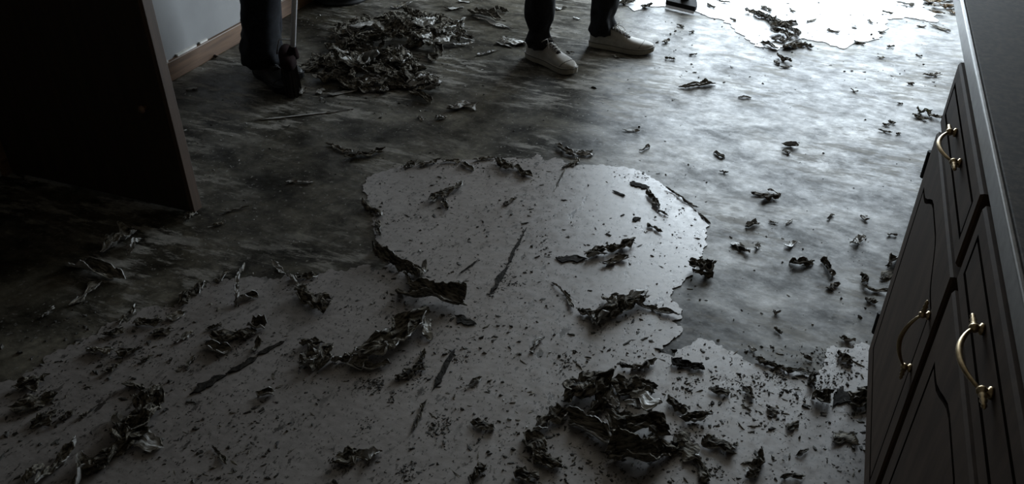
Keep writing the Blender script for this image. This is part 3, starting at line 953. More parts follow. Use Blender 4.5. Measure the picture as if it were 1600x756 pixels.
# --- far middle floor
S(733, 22, 792, 34, .170, 'curl', .075, 'd', 'dark wavy scrap lying behind the left sneaker leg')
S(740, 30, 790, 42, .060, 'flat', .018, 'p', 'pale torn lip of the dark wavy scrap')
S(776, 14, 792, 22, .050, 'crum', .040, 'd', 'dark knob on the dark wavy scrap')
S(866, 15, 884, 14, .050, 'flat', .014, 'p', 'white flake between the two trouser legs')
S(895, 29, 906, 30, .030, 'flat', .010, 'p', 'small white flake below the white flake between the legs')
S(784, 62, 816, 72, .070, 'crum', .024, 'p', 'pale torn flakes behind the left sneaker heel')
S(776, 68, 798, 74, .045, 'curl', .018, 'l', 'curled flake left of the pale torn flakes')
S(745, 88, 776, 80, .030, 'strip', .020, 'l', 'pale stick right of the big heap')
S(700, 172, 744, 166, .090, 'crum', .030, 'l', 'pale ruffled flake below the right of the big heap')
S(682, 187, 696, 184, .034, 'crum', .022, 'l', 'small pale knot below the big heap')
S(652, 184, 662, 188, .020, 'strip', .012, 'm', 'tiny stick below the big heap')
S(886, 82, 896, 84, .030, 'crum', .014, 'd', 'dark chip between the two sneakers')
S(956, 88, 968, 90, .024, 'flat', .008, 'l', 'flake in the shadow under the right sneaker')
S(852, 48, 862, 46, .030, 'crum', .014, 'd', 'dark chip behind the left trouser hem')
S(964, 8, 990, 6, .060, 'crum', .030, 'd', 'dark scrap right of the right trouser leg')
S(1002, 13, 1018, 11, .050, 'crum', .034, 'd', 'dark lump between the trouser leg and the scraper')
S(1062, 160 - 140, 1062, 160 - 140, .02, 'crum', .01, 'd', 'chip in the shadow of the scraper') if False else None
S(610, 14, 640, 8, .060, 'crum', .024, 'm', 'grey scrap beyond the big heap')
S(700, 14, 722, 16, .050, 'flat', .016, 'p', 'pale flake beyond the right end of the big heap')
S(716, 4, 738, 4, .030, 'flat', .012, 'p', 'pale thin flake at the top edge beyond the heap')
S(400, 190, 536, 172, .030, 'flat', .003, 'l', 'long pale glue ridge on the floor below the broom')
S(464, 110, 508, 94, .110, 'crum', .040, 'x', 'black scrap between the broom and the big heap')
S(466, 146, 480, 143, .040, 'flat', .012, 'l', 'pale flake by the broom')
S(494, 148, 506, 142, .036, 'crum', .018, 'l', 'pale knot at the lower left of the big heap')
S(512, 148, 560, 144, .040, 'flat', .012, 'l', 'pale ruffled fringe at the lower left of the big heap')
S(322, 82, 340, 92, .060, 'crum', .022, 'd', 'dark scrap by the baseboard behind the door')
S(290, 142, 308, 138, .040, 'flat', .010, 'l', 'pale flake near the baseboard')
# --- bottom centre cluster
S(888, 640, 950, 596, .130, 'crum', .070, 'd', 'fibrous dark scrap at the upper left of the bottom cluster')
S(920, 650, 956, 622, .060, 'crum', .040, 'd', 'lower right tail of the fibrous dark scrap')
S(958, 612, 1018, 612, .110, 'crum', .050, 'd', 'dark scrap at the upper right of the bottom cluster')
S(992, 584, 1022, 566, .050, 'crum', .026, 'e', 'small ragged scrap on top of the bottom cluster')
S(972, 572, 986, 582, .034, 'crum', .018, 'd', 'dark bit at the top of the bottom cluster')
S(946, 600, 960, 642, .040, 'strip', .030, 'l', 'grey strip between the two dark scraps of the cluster')
S(834, 672, 884, 646, .055, 'crum', .032, 'e', 'dark ridge at the left of the bottom cluster')
S(880, 664, 966, 688, .090, 'curl', .048, 'e', 'long curled ridge across the bottom cluster')
S(950, 656, 1038, 682, .100, 'crum', .055, 'd', 'dark mass in the heart of the bottom cluster')
S(952, 724, 1050, 712, .160, 'curl', .100, 'd', 'big dark sack-like curl at the bottom of the cluster')
S(986, 642, 1024, 658, .075, 'flat', .012, 'p', 'white torn flake on top of the bottom cluster', z=.052)
S(976, 650, 992, 660, .034, 'flat', .020, 'l', 'grey flake left of the white torn flake', z=.045)
S(818, 690, 856, 708, .055, 'crum', .028, 'd', 'dark scrap at the lower left of the bottom cluster')
S(836, 712, 874, 736, .050, 'crum', .024, 'd', 'second dark scrap at the lower left of the cluster')
S(808, 742, 836, 752, .050, 'crum', .024, 'd', 'dark scrap at the bottom edge left of the cluster')
S(1048, 628, 1070, 652, .040, 'crum', .030, 'e', 'torn ridge right of the bottom cluster, upper part')
S(1064, 656, 1108, 654, .046, 'crum', .032, 'e', 'torn ridge right of the bottom cluster, lower part')
S(1106, 684, 1138, 712, .050, 'crum', .030, 'e', 'ragged scrap lower right of the bottom cluster')
S(1052, 690, 1094, 714, .090, 'flat', .020, 'm', 'textured grey flake right of the sack-like curl')
S(1034, 700, 1066, 706, .050, 'crum', .032, 'd', 'dark fold at the right end of the sack-like curl')
S(1080, 726, 1112, 746, .055, 'crum', .020, 'd', 'dark scrap at the bottom right of the cluster')
S(1056, 562, 1092, 586, .055, 'crum', .014, 'k', 'flat torn patch at the notch of the sheet')
S(1180, 567, 1220, 578, .034, 'crum', .020, 'm', 'rolled lip on the lower torn edge, left part')
S(1222, 578, 1262, 588, .030, 'crum', .018, 'm', 'rolled lip on the lower torn edge, right part')
S(1262, 600, 1276, 594, .040, 'crum', .026, 'x', 'black tuft at the end of the lower torn edge')
S(1268, 628, 1296, 624, .060, 'crum', .034, 'd', 'dark tuft near the cabinet, left one')
S(1302, 616, 1336, 630, .080, 'tear', .0022, 'k', 'dark patch near the cabinet')
S(1334, 636, 1362, 618, .060, 'crum', .030, 'd', 'dark tuft near the cabinet, right one')
S(1174, 736, 1194, 718, .046, 'crum', .038, 'm', 'small upright wad at the bottom right')
S(1170, 748, 1182, 742, .034, 'crum', .018, 'm', 'small scrap under the upright wad')
S(1304, 694, 1332, 680, .050, 'flat', .012, 'm', 'thin flake on the sheet beside the cabinet')
S(1312, 556, 1328, 570, .040, 'crum', .022, 'e', 'dark bit on the sheet corner by the cabinet')
S(1136, 700, 1148, 704, .030, 'crum', .016, 'd', 'dark chip right of the ragged scrap')
S(1200, 640, 1216, 648, .030, 'crum', .012, 'e', 'small scrap on the lower right sheet')
S(1228, 672, 1246, 664, .026, 'crum', .012, 'e', 'small scrap on the lower right sheet nearer the camera')
S(1244, 714, 1262, 706, .016, 'strip', .010, 'e', 'thin curved shred at the lower right')
S(1220, 752, 1256, 744, .030, 'crum', .014, 'd', 'dark shred at the bottom edge on the right')
S(1160, 610, 1180, 626, .030, 'crum', .014, 'e', 'small shred between the cluster and the lower edge')
S(1110, 612, 1140, 618, .026, 'crum', .014, 'e', 'thin shred line right of the cluster')
# --- far right heap on the white sheet
for i, a in enumerate([(1164, 20, 1198, 30, .070, 'crum', .040, 'm'), (1178, 24, 1212, 36, .060, 'crum', .045, 'e'), (1196, 34, 1222, 42, .070, 'crum', .050, 'e'),
                       (1204, 42, 1242, 46, .080, 'crum', .055, 'm'), (1206, 54, 1240, 60, .080, 'crum', .050, 'e'), (1222, 40, 1240, 62, .070, 'crum', .050, 'e'),
                       (1188, 70, 1216, 76, .050, 'curl', .034, 'e'), (1224, 76, 1252, 72, .050, 'crum', .036, 'm'), (1248, 70, 1270, 76, .040, 'crum', .026, 'd'), (1206, 64, 1230, 68, .05, 'crum', .03, 'l')]):
    S(*a, ['topmost brown crumple', 'dark crumple just right of the topmost one', 'dark crumple third from the top', 'broad brown crumple at mid height', 'broad dark crumple below the middle', 'steep dark crumple on the right side', 'rolled dark curl at the lower left foot', 'brown crumple at the lower foot', 'small dark tip at the lower right end', 'grey crumple near the foot'][i] + ' of the heap on the far white sheet', 'small heap on the white sheet')
ORD = ['first', 'second', 'third', 'fourth', 'fifth', 'sixth', 'seventh', 'eighth', 'ninth', 'tenth', 'eleventh', 'twelfth', 'thirteenth']


def rank(a, items):
    return ORD[sorted(q[0] + q[2] for q in items).index(a[0] + a[2])]


BITS = [(1190, 12, 1204, 20, .05, 'crum', .02, 'm'), (1232, 16, 1242, 20, .03, 'crum', .012, 'm'), (1298, 48, 1306, 54, .05, 'flat', .012, 'm'), (1262, 36, 1274, 32, .03, 'flat', .01, 'm'),
          (1140, 32, 1150, 34, .03, 'crum', .014, 'd'), (1354, 34, 1366, 38, .03, 'crum', .012, 'm'), (1380, 22, 1392, 22, .04, 'crum', .016, 'd'), (1330, 40, 1338, 46, .03, 'flat', .01, 'l'),
          (1336, 66, 1350, 70, .03, 'crum', .014, 'm'), (1406, 6, 1424, 12, .05, 'crum', .02, 'm'), (1372, 50, 1382, 52, .03, 'flat', .01, 'd'), (1104, 8, 1116, 14, .04, 'crum', .016, 'd'), (1120, 4, 1140, 6, .03, 'crum', .014, 'd')]
for a in BITS:
    S(*a, 'small torn bit on the far white sheet, ' + rank(a, BITS) + ' from the left', 'torn bits on the white sheet')
RUST = [(1446, 6, 1470, 4, .06, 'crum', .03, 'b'), (1462, 14, 1490, 10, .06, 'crum', .03, 'b'), (1474, 2, 1496, 0, .05, 'crum', .03, 'b'), (1452, 20, 1474, 24, .04, 'crum', .02, 'b'), (1480, 20, 1496, 22, .04, 'crum', .02, 'b'), (1456, 40, 1480, 50, .03, 'flat', .01, 'm')]
for a in RUST:
    S(*a, ('grey flake' if a[7] == 'm' else 'rust brown scrap') + ' in the far corner beside the counter, ' + rank(a, RUST) + ' from the left', 'rust brown scraps by the counter')

# --- the big heap at the upper left
rnd = random.Random(11)
HEAP = [(530, 60, 725, 52, 34, .13), (515, 108, 640, 108, 30, .10), (620, 142, 690, 140, 18, .05)]


HEAP_FILL = bmesh.new()


def heap_piece(px, py, z, Lm, Wm, h, tone, kind, where):
    a = at(px, py)
    _seed[0] += 1
    me = scrap_mesh(Lm, Wm, kind, _seed[0], h)
    t = TONES[tone]
    eul = (rnd.uniform(-.6, .6) * min(1, z / .03), rnd.uniform(-.6, .6) * min(1, z / .03), rnd.uniform(0, 6.28))
    if where is None:
        from mathutils import Euler
        me.transform(Matrix.Translation((a.x, a.y, z)) @ Euler(eul).to_matrix().to_4x4())
        HEAP_FILL.from_mesh(me)
        bpy.data.meshes.remove(me)
        return None
    o = link_mesh('floor_scrap', me, [M[t[0]], M[t[1]]])
    o.location = (a.x, a.y, z)
    o.rotation_euler = eul
    return tag(o, '%s %s scrap %s, big heap' % ({'d': 'dark', 'e': 'grey-edged dark', 'x': 'black', 'm': 'brown', 'l': 'grey', 'p': 'pale'}[tone], {'crum': 'crumpled', 'curl': 'curled', 'flat': 'flat'}[kind], where), 'scrap', 'scraps in the big heap')


def in_heap(u, v):
    return math.sqrt(max(0, 1 - u * u)) * math.sqrt(max(0, 1 - v * v))


for (x0, y0, x1, y1, hh, zz), cnt in zip(HEAP, (74, 52, 9)):
    for i in range(cnt):
        u = rnd.uniform(-1, 1)
        v = rnd.uniform(-1, 1)
        px = (x0 + x1) / 2 + u * (x1 - x0) / 2
        py = y0 + (y1 - y0) * (u + 1) / 2 + v * hh * math.sqrt(max(.05, 1 - u * u * .8)) + zz * 60
        layer = rnd.random()
        z = zz * .62 * layer * (1 - u * u * .7) * (1 - v * v)
        right = px > 660
        tone = rnd.choice('ddxxe' if not right else 'emldp')  # highlights on the heap's right side put into paler scrap tones
        kind = rnd.choice(['crum', 'crum', 'curl', 'flat'])
        heap_piece(px, py, max(.0004, z), rnd.uniform(.07, .16), rnd.uniform(.05, .11), rnd.uniform(.025, .06), tone, kind, None if (layer < .58 and zz > .06) else
                   'in the tail at the front' if zz < .06 else (('on the left' if px < 570 else 'in the middle') if zz < .11 else '') + (' of the front lump' if zz < .11 else ('at the right end' if px > 665 else 'on the far ridge' if v < 0 else 'on the near slope of the ridge')))
tag(from_bm('scrap_fill', HEAP_FILL, [M['scrap_dark'], M['scrap_mid']]), 'dark tangle of scraps filling the bottom of the big heap', 'scraps', kind='stuff')
o = S(551, 68, 588, 64, .075, 'flat', .016, 'l', 'oval pale flake on top of the big heap', z=.085)
S(520, 92, 548, 102, .030, 'strip', .018, 'p', 'pale strip on the front of the big heap', z=.05)
S(510, 98, 534, 106, .026, 'strip', .016, 'l', 'second pale strip on the front of the big heap', z=.035)
S(592, 62, 602, 76, .035, 'curl', .020, 'p', 'pale edge beside the oval flake on the big heap', z=.08)
S(706, 74, 740, 70, .030, 'strip', .022, 'p', 'pale strip at the right end of the big heap', z=.004)
S(700, 60, 724, 44, .040, 'strip', .040, 'p', 'pale upright strip in the right of the big heap', z=.03)

# ------------------------------------------------------------------ crumbs nobody could count
def crumbs(name, spots, mat, label, seed):
    rn = random.Random(seed)
    V, Fc = [], []
    for (x, y, sz, el) in spots:
        z0 = base_z(x, y)
        a = rn.uniform(0, math.pi)
        ca, sa = math.cos(a), math.sin(a)
        b = len(V)
        k = 5
        hgt = sz * rn.uniform(.15, .9)
        for ring, sc_ in ((0, 1.0), (1, .55)):
            for i in range(k):
                an = 2 * math.pi * i / k + rn.uniform(-.4, .4)
                r = sz * sc_ * rn.uniform(.3, 1.25)
                px, py = r * math.cos(an) * el, r * math.sin(an)
                V.append((x + px * ca - py * sa, y + px * sa + py * ca, z0 + (0 if ring == 0 else hgt * rn.uniform(.6, 1.1))))
        for i in range(k):
            j = (i + 1) % k
            Fc.append((b + i, b + j, b + k + j, b + k + i))
        Fc.append(tuple(b + k + i for i in range(k)))
    me = bpy.data.meshes.new(name)
    me.from_pydata(V, [], Fc)
    me.update()
    return tag(link_mesh(name, me, mat), label, 'crumbs', kind='stuff')


rnd = random.Random(21)
spots = []
FEET = [(at(826, 87), at(894, 116)), (at(922, 70), at(1012, 83)), (at(404, 112), at(456, 150)), (at(408, 98), at(446, 116))]


def keep_out(p):
    for a, b in FEET:
        t = max(0, min(1, (p - a).dot(b - a) / (b - a).length_squared))
        if (p - a.lerp(b, t)).length < .075:
            return True
    return False



def scatter(n, x0, x1, y0, y1, s0, s1, e1=2.2, mask=None):
    k = 0
    tries = 0
    while k < n and tries < n * 30:
        tries += 1
        px, py = rnd.uniform(x0, x1), rnd.uniform(y0, y1)
        p = at(px, py)
        if p.x > FX + .05 and p.y < 2.85:
            continue
        if p.x < LX + .03 or keep_out(p):
            continue
        if mask is not None and pnoise(p.x * 4, p.y * 4, 3.3) < rnd.uniform(-.35, mask):
            continue
        spots.append((p.x, p.y, s0 * .7 + (s1 * 1.15 - s0 * .7) * rnd.random() ** 3, rnd.uniform(1, e1)))
        k += 1


scatter(760, 590, 1105, 255, 560, .0016, .0058, 2.8, .3)
scatter(700, 780, 1360, 540, 756, .0018, .0058, 2.4, .3)
scatter(520, 100, 800, 470, 756, .0018, .0055, 2.6, .35)
scatter(200, 0, 320, 500, 756, .002, .007, 2.4, .3)
scatter(280, 300, 1450, 90, 540, .0018, .005, 2.0)
scatter(160, 900, 1480, 5, 140, .003, .008, 2.0)
scatter(120, 480, 760, 20, 190, .003, .008, 2.0)


def patch(cx, cy, rx, ry, n, s0=.0014, s1=.0040, ang=0.0):
    """frayed tuft of short shreds left standing on the sheet"""
    for _ in range(int(n * 1.9)):
        dx, dy = rnd.gauss(0, .55) * rx, rnd.gauss(0, .55) * ry
        px = cx + dx * math.cos(ang) - dy * math.sin(ang)
        py = cy + dx * math.sin(ang) + dy * math.cos(ang)
        p = at(px, py)
        if p.x > FX + .05 or keep_out(p) or pnoise(p.x * 14, p.y * 14, 7.7) < -.12:
            continue
        spots.append((p.x, p.y, s0 * .6 + (s1 - s0 * .6) * rnd.random() ** 2.2, rnd.uniform(1.0, 2.2)))


for q in range(10):
    patch(818 - 5.6 * q, 364 + 11 * q, 5, 7, 10)
for a in [(584, 602, 24, 12, 130), (606, 622, 16, 12, 90), (548, 660, 34, 26, 150), (690, 670, 26, 18, 110), (628, 735, 30, 24, 120), (720, 576, 18, 26, 120), (538, 722, 22, 16, 80),
          (655, 590, 22, 18, 60), (545, 470, 12, 26, 50), (850, 390, 12, 30, 60), (796, 440, 22, 16, 60), (1000, 610, 46, 34, 160), (920, 625, 40, 34, 120), (1090, 610, 50, 30, 120), (1080, 680, 36, 40, 140),
          (1160, 600, 60, 24, 120), (1310, 600, 46, 36, 150), (1300, 560, 40, 20, 60), (1230, 590, 50, 14, 80), (1225, 655, 40, 30, 60), (1110, 740, 30, 20, 60), (1260, 735, 60, 20, 60), (885, 565, 16, 22, 50), (730, 505, 14, 22, 40),
          (60, 610, 50, 30, 110), (70, 650, 40, 20, 60), (200, 560, 60, 24, 100), (235, 505, 50, 20, 80), (365, 540, 50, 30, 100), (350, 690, 40, 40, 70), (430, 560, 50, 20, 40), (480, 600, 40, 30, 30),
          (760, 668, 24, 12, 30), (760, 600, 26, 16, 30), (1040, 330, 30, 30, 30), (700, 300, 40, 20, 30), (620, 350, 16, 8, 40), (660, 258, 60, 8, 60), (780, 256, 60, 8, 60), (1000, 275, 30, 10, 30),
          (470, 445, 30, 20, 60), (560, 245, 40, 12, 60), (600, 130, 80, 30, 120), (700, 90, 40, 16, 60), (1225, 60, 40, 24, 80), (1090, 440, 24, 10, 30), (940, 400, 30, 14, 40), (955, 495, 40, 20, 60)]:
    patch(*a)
crumbs('crumbs', spots, M['crumb'], 'dark crumbs and short shreds strewn over sheet and floor', 5)
spots = []
scatter(330, 800, 1360, 545, 756, .0018, .0042, 5.5, .3)
scatter(160, 100, 800, 480, 756, .0018, .004, 5.5, .3)
scatter(90, 620, 1090, 260, 520, .0016, .0034, 5.0, .3)
crumbs('shreds', spots, M['scrap_mid'], 'thin brown shreds scattered over the grey sheet', 9)
spots = []
scatter(230, 280, 1480, 60, 520, .0016, .0045, 2.0)
scatter(120, 780, 1360, 520, 756, .0014, .004, 2.0)
scatter(60, 480, 760, 20, 190, .003, .007, 2.0)
scatter(60, 280, 420, 150, 380, .002, .006, 2.2)
crumbs('crumbs', spots, M['crumb_pale'], 'pale crumbs of torn paper strewn over the floor', 6)


# ------------------------------------------------------------------ people (cut off by the top of the picture), their tools, a bucket
def lerp_tab(tab, s):
    for (a, va), (b, vb) in zip(tab, tab[1:]):
        if s <= b:
            t = (s - a) / (b - a) if b > a else 0
            return va + (vb - va) * t
    return tab[-1][1]


W_TAB = [(0, .012), (.015, .022), (.05, .031), (.12, .036), (.25, .0375), (.4, .0365), (.55, .042), (.68, .0475), (.8, .0465), (.88, .041), (.94, .032), (.98, .020), (1, .008)]
H_TAB = [(0, .070), (.03, .088), (.10, .094), (.25, .092), (.36, .098), (.48, .088), (.6, .071), (.72, .060), (.82, .054), (.9, .048), (.96, .040), (1, .030)]


def make_shoe(parent, heel, toe, side, mats, length=.31):
    """sneaker: rubber sole, dark foxing line, canvas upper, tongue and laces; heel/toe on the floor"""
    up_m, sole_m, line_m, lace_m, tongue_m = mats
    dv = (toe - heel)
    rz = math.atan2(dv.y, dv.x)
    sh = empty('shoe')
    sh.parent = parent
    sh.location = heel
    sh.rotation_euler = (0, 0, rz)
    cen = lambda s: side * .010 * math.sin(max(0, s - .25) / .75 * math.pi) - side * .004 * s
    NS = 26
    ss = [(1 - math.cos(math.pi * i / NS)) / 2 for i in range(NS + 1)]
    # sole
    bm = bmesh.new()
    rings = []
    toe_up = lambda s: .010 * max(0, (s - .8) / .2) ** 2
    for z, g in ((0, -.003), (.004, .003), (.026, .004), (.029, .001)):
        pts = []
        for sgn in (1, -1):
            seq = ss if sgn == 1 else ss[::-1]
            for s in seq:
                w = lerp_tab(W_TAB, s) + g
                pts.append(bm.verts.new((s * length + (g if s > .5 else -g) * (abs(s - .5) * 2) ** 3, cen(s) + sgn * w, z + toe_up(s))))
        rings.append(pts)
    n = len(rings[0])
    for r0, r1 in zip(rings, rings[1:]):
        for i in range(n):
            bm.faces.new((r0[i], r0[(i + 1) % n], r1[(i + 1) % n], r1[i]))
    bm.faces.new(rings[0][::-1])
    bm.faces.new(rings[-1])
    from_bm('sole', bm, sole_m, sh, False)
    # foxing line
    bm = bmesh.new()
    pts = []
    for sgn in (1, -1):
        for s in (ss if sgn == 1 else ss[::-1]):
            w = lerp_tab(W_TAB, s) + .0042
            pts.append(Vector((s * length + (.004 if s > .5 else -.004) * (abs(s - .5) * 2) ** 3, cen(s) + sgn * w, .0275 + toe_up(s))))
    add_tube(bm, pts + pts[:1], .0016, 5, cap=False)
    from_bm('sole_line', bm, line_m, sh, True)
    # upper
    bm = bmesh.new()
    rings = []
    NA = 14
    for s in ss:
        w = lerp_tab(W_TAB, s) * .985
        h = lerp_tab(H_TAB, s) - .02
        ring = []
        for k in range(NA + 1):
            a = math.pi * k / NA
            p = .62 if s > .55 else .5
            yy = math.copysign(abs(math.cos(a)) ** p, math.cos(a)) * w
            pinch = 1 - (.42 if s < .5 else .42 * max(0, 1 - (s - .5) / .25)) * math.sin(a) ** 2
            zz = .022 + h * math.sin(a) ** .8 + toe_up(s)
            wr = .0016 * math.sin(s * 90) * (1 if .55 < s < .78 else .15) * math.sin(a)
            ring.append(bm.verts.new((s * length, cen(s) + yy * pinch, zz + wr)))
        rings.append(ring)
    for r0, r1 in zip(rings, rings[1:]):
        for k in range(NA):
            bm.faces.new((r0[k], r0[k + 1], r1[k + 1], r1[k]))
    u = from_bm('upper', bm, up_m, sh, True)
    # toe seam
    bm = bmesh.new()
    pts = []
    for k in range(1, NA):
        a = math.pi * k / NA
        s = .80 + .05 * math.sin(a)
        w = lerp_tab(W_TAB, s)
        h = lerp_tab(H_TAB, s) - .02
        pts.append((s * length, cen(s) + math.copysign(abs(math.cos(a)) ** .62, math.cos(a)) * w * 1.0, .0225 + h * math.sin(a) ** .8 + toe_up(s) + .0004))
    add_tube(bm, pts, .0011, 5)
    from_bm('toe_seam', bm, line_m, u, True)
    # tongue
    bm = bmesh.new()
    rows = []
    for i in range(8):
        s = .64 - .30 * i / 7
        z = lerp_tab(H_TAB, s) + .004 + .006 * (i / 7)
        rows.append([bm.verts.new((s * length, cen(s) + y_, z - abs(y_) * .3)) for y_ in (-.013, -.005, .005, .013)])
    for r0, r1 in zip(rows, rows[1:]):
        for k in range(3):
            bm.faces.new((r0[k], r0[k + 1], r1[k + 1], r1[k]))
    r = bmesh.ops.solidify(bm, geom=bm.faces[:], thickness=.003)
    from_bm('tongue', bm, tongue_m, sh, True)
    # laces, crossing up the tongue
    bm = bmesh.new()
    for i in range(5):
        s0, s1 = .61 - .05 * i, .585 - .05 * i
        for sg in (1, -1):
            z0 = lerp_tab(H_TAB, s0) + .004
            z1 = lerp_tab(H_TAB, s1) + .011
            add_tube(bm, [(s0 * length, cen(s0) + sg * .019, z0 - .003), ((s0 + s1) / 2 * length, cen(s0), (z0 + z1) / 2 + .003 + .001 * sg), (s1 * length, cen(s1) - sg * .019, z1 - .006)], .0021, 5)
    from_bm('laces', bm, lace_m, sh, True)
    # the bow
    s = .385
    kz = lerp_tab(H_TAB, s) + .016
    c = Vector((s * length, cen(s), kz))
    bm = bmesh.new()
    for sg in (1, -1):
        pts = []
        for i in range(11):
            t = i / 10 * 2 * math.pi
            pts.append(c + Vector((.010 * math.sin(t) + .006 * (1 - math.cos(t)), sg * .021 * (1 - math.cos(t)), .008 * math.sin(t) - .002 * (1 - math.cos(t)) + .004 * (1 - math.cos(t)))))
        add_tube(bm, pts, .0017, 5)
        add_tube(bm, [c, c + Vector((.018, sg * .012, .002)), c + Vector((.034, sg * .024, -.010)), c + Vector((.044, sg * .028, -.026))], .0017, 5)
    bmesh.ops.create_icosphere(bm, subdivisions=1, radius=.004, matrix=Matrix.Translation(c))
    from_bm('bow', bm, lace_m, sh, True)
    return sh


def leg_rings(bm, pts, seed, n=28):
    """trouser leg: loft through (x, y, z, radius) with creases that bunch near the hem"""
    rings = []
    N = 60
    zs = [p[2] for p in pts]
    for i in range(N + 1):
        t = i / N
        f_ = t ** 1.7 * (len(pts) - 1)
        k = min(int(f_), len(pts) - 2)
        w_ = f_ - k
        a, b = pts[k], pts[k + 1]
        x, y, z, r = [a[m] + (b[m] - a[m]) * w_ for m in range(4)]
        ring = []
        for q in range(n):
            an = 2 * math.pi * q / n
            bunch = math.exp(-max(0, z - .1) / .10)
            wr = pnoise(math.cos(an) * 1.3 + seed, math.sin(an) * 1.3, z * (16 + 14 * bunch)) * (.010 + .012 * bunch) + pnoise(math.cos(an) * 3 + seed, math.sin(an) * 3, z * 30) * .004
            ring.append(bm.verts.new((x + (r + wr) * math.cos(an), y + (r * 1.05 + wr) * math.sin(an), z + .012 * bunch * pnoise(math.cos(an) * 2 + seed, math.sin(an) * 2, 1.1))))
        rings.append(ring)
    for r0, r1 in zip(rings, rings[1:]):
        for q in range(n):
            bm.faces.new((r0[q], r0[(q + 1) % n], r1[(q + 1) % n], r1[q]))
    bm.faces.new(rings[-1])
    bm.faces.new(rings[0][::-1])


def skin_body(name, joints, edges, mat, parent):
    me = bpy.data.meshes.new(name)
    keys = list(joints)
    me.from_pydata([joints[k][0] for k in keys], [(keys.index(a), keys.index(b)) for a, b in edges], [])
    o = link_mesh(name, me, mat, parent)
    sk = o.modifiers.new('skin', 'SKIN')
    sk.use_smooth_shade = True
    for i, k in enumerate(keys):
        r = joints[k][1]
        me.skin_vertices[0].data[i].radius = r if isinstance(r, tuple) else (r, r)
    me.skin_vertices[0].data[0].use_root = True
    sb = o.modifiers.new('smooth', 'SUBSURF')
    sb.levels = 2
    sb.render_levels = 2
    return o


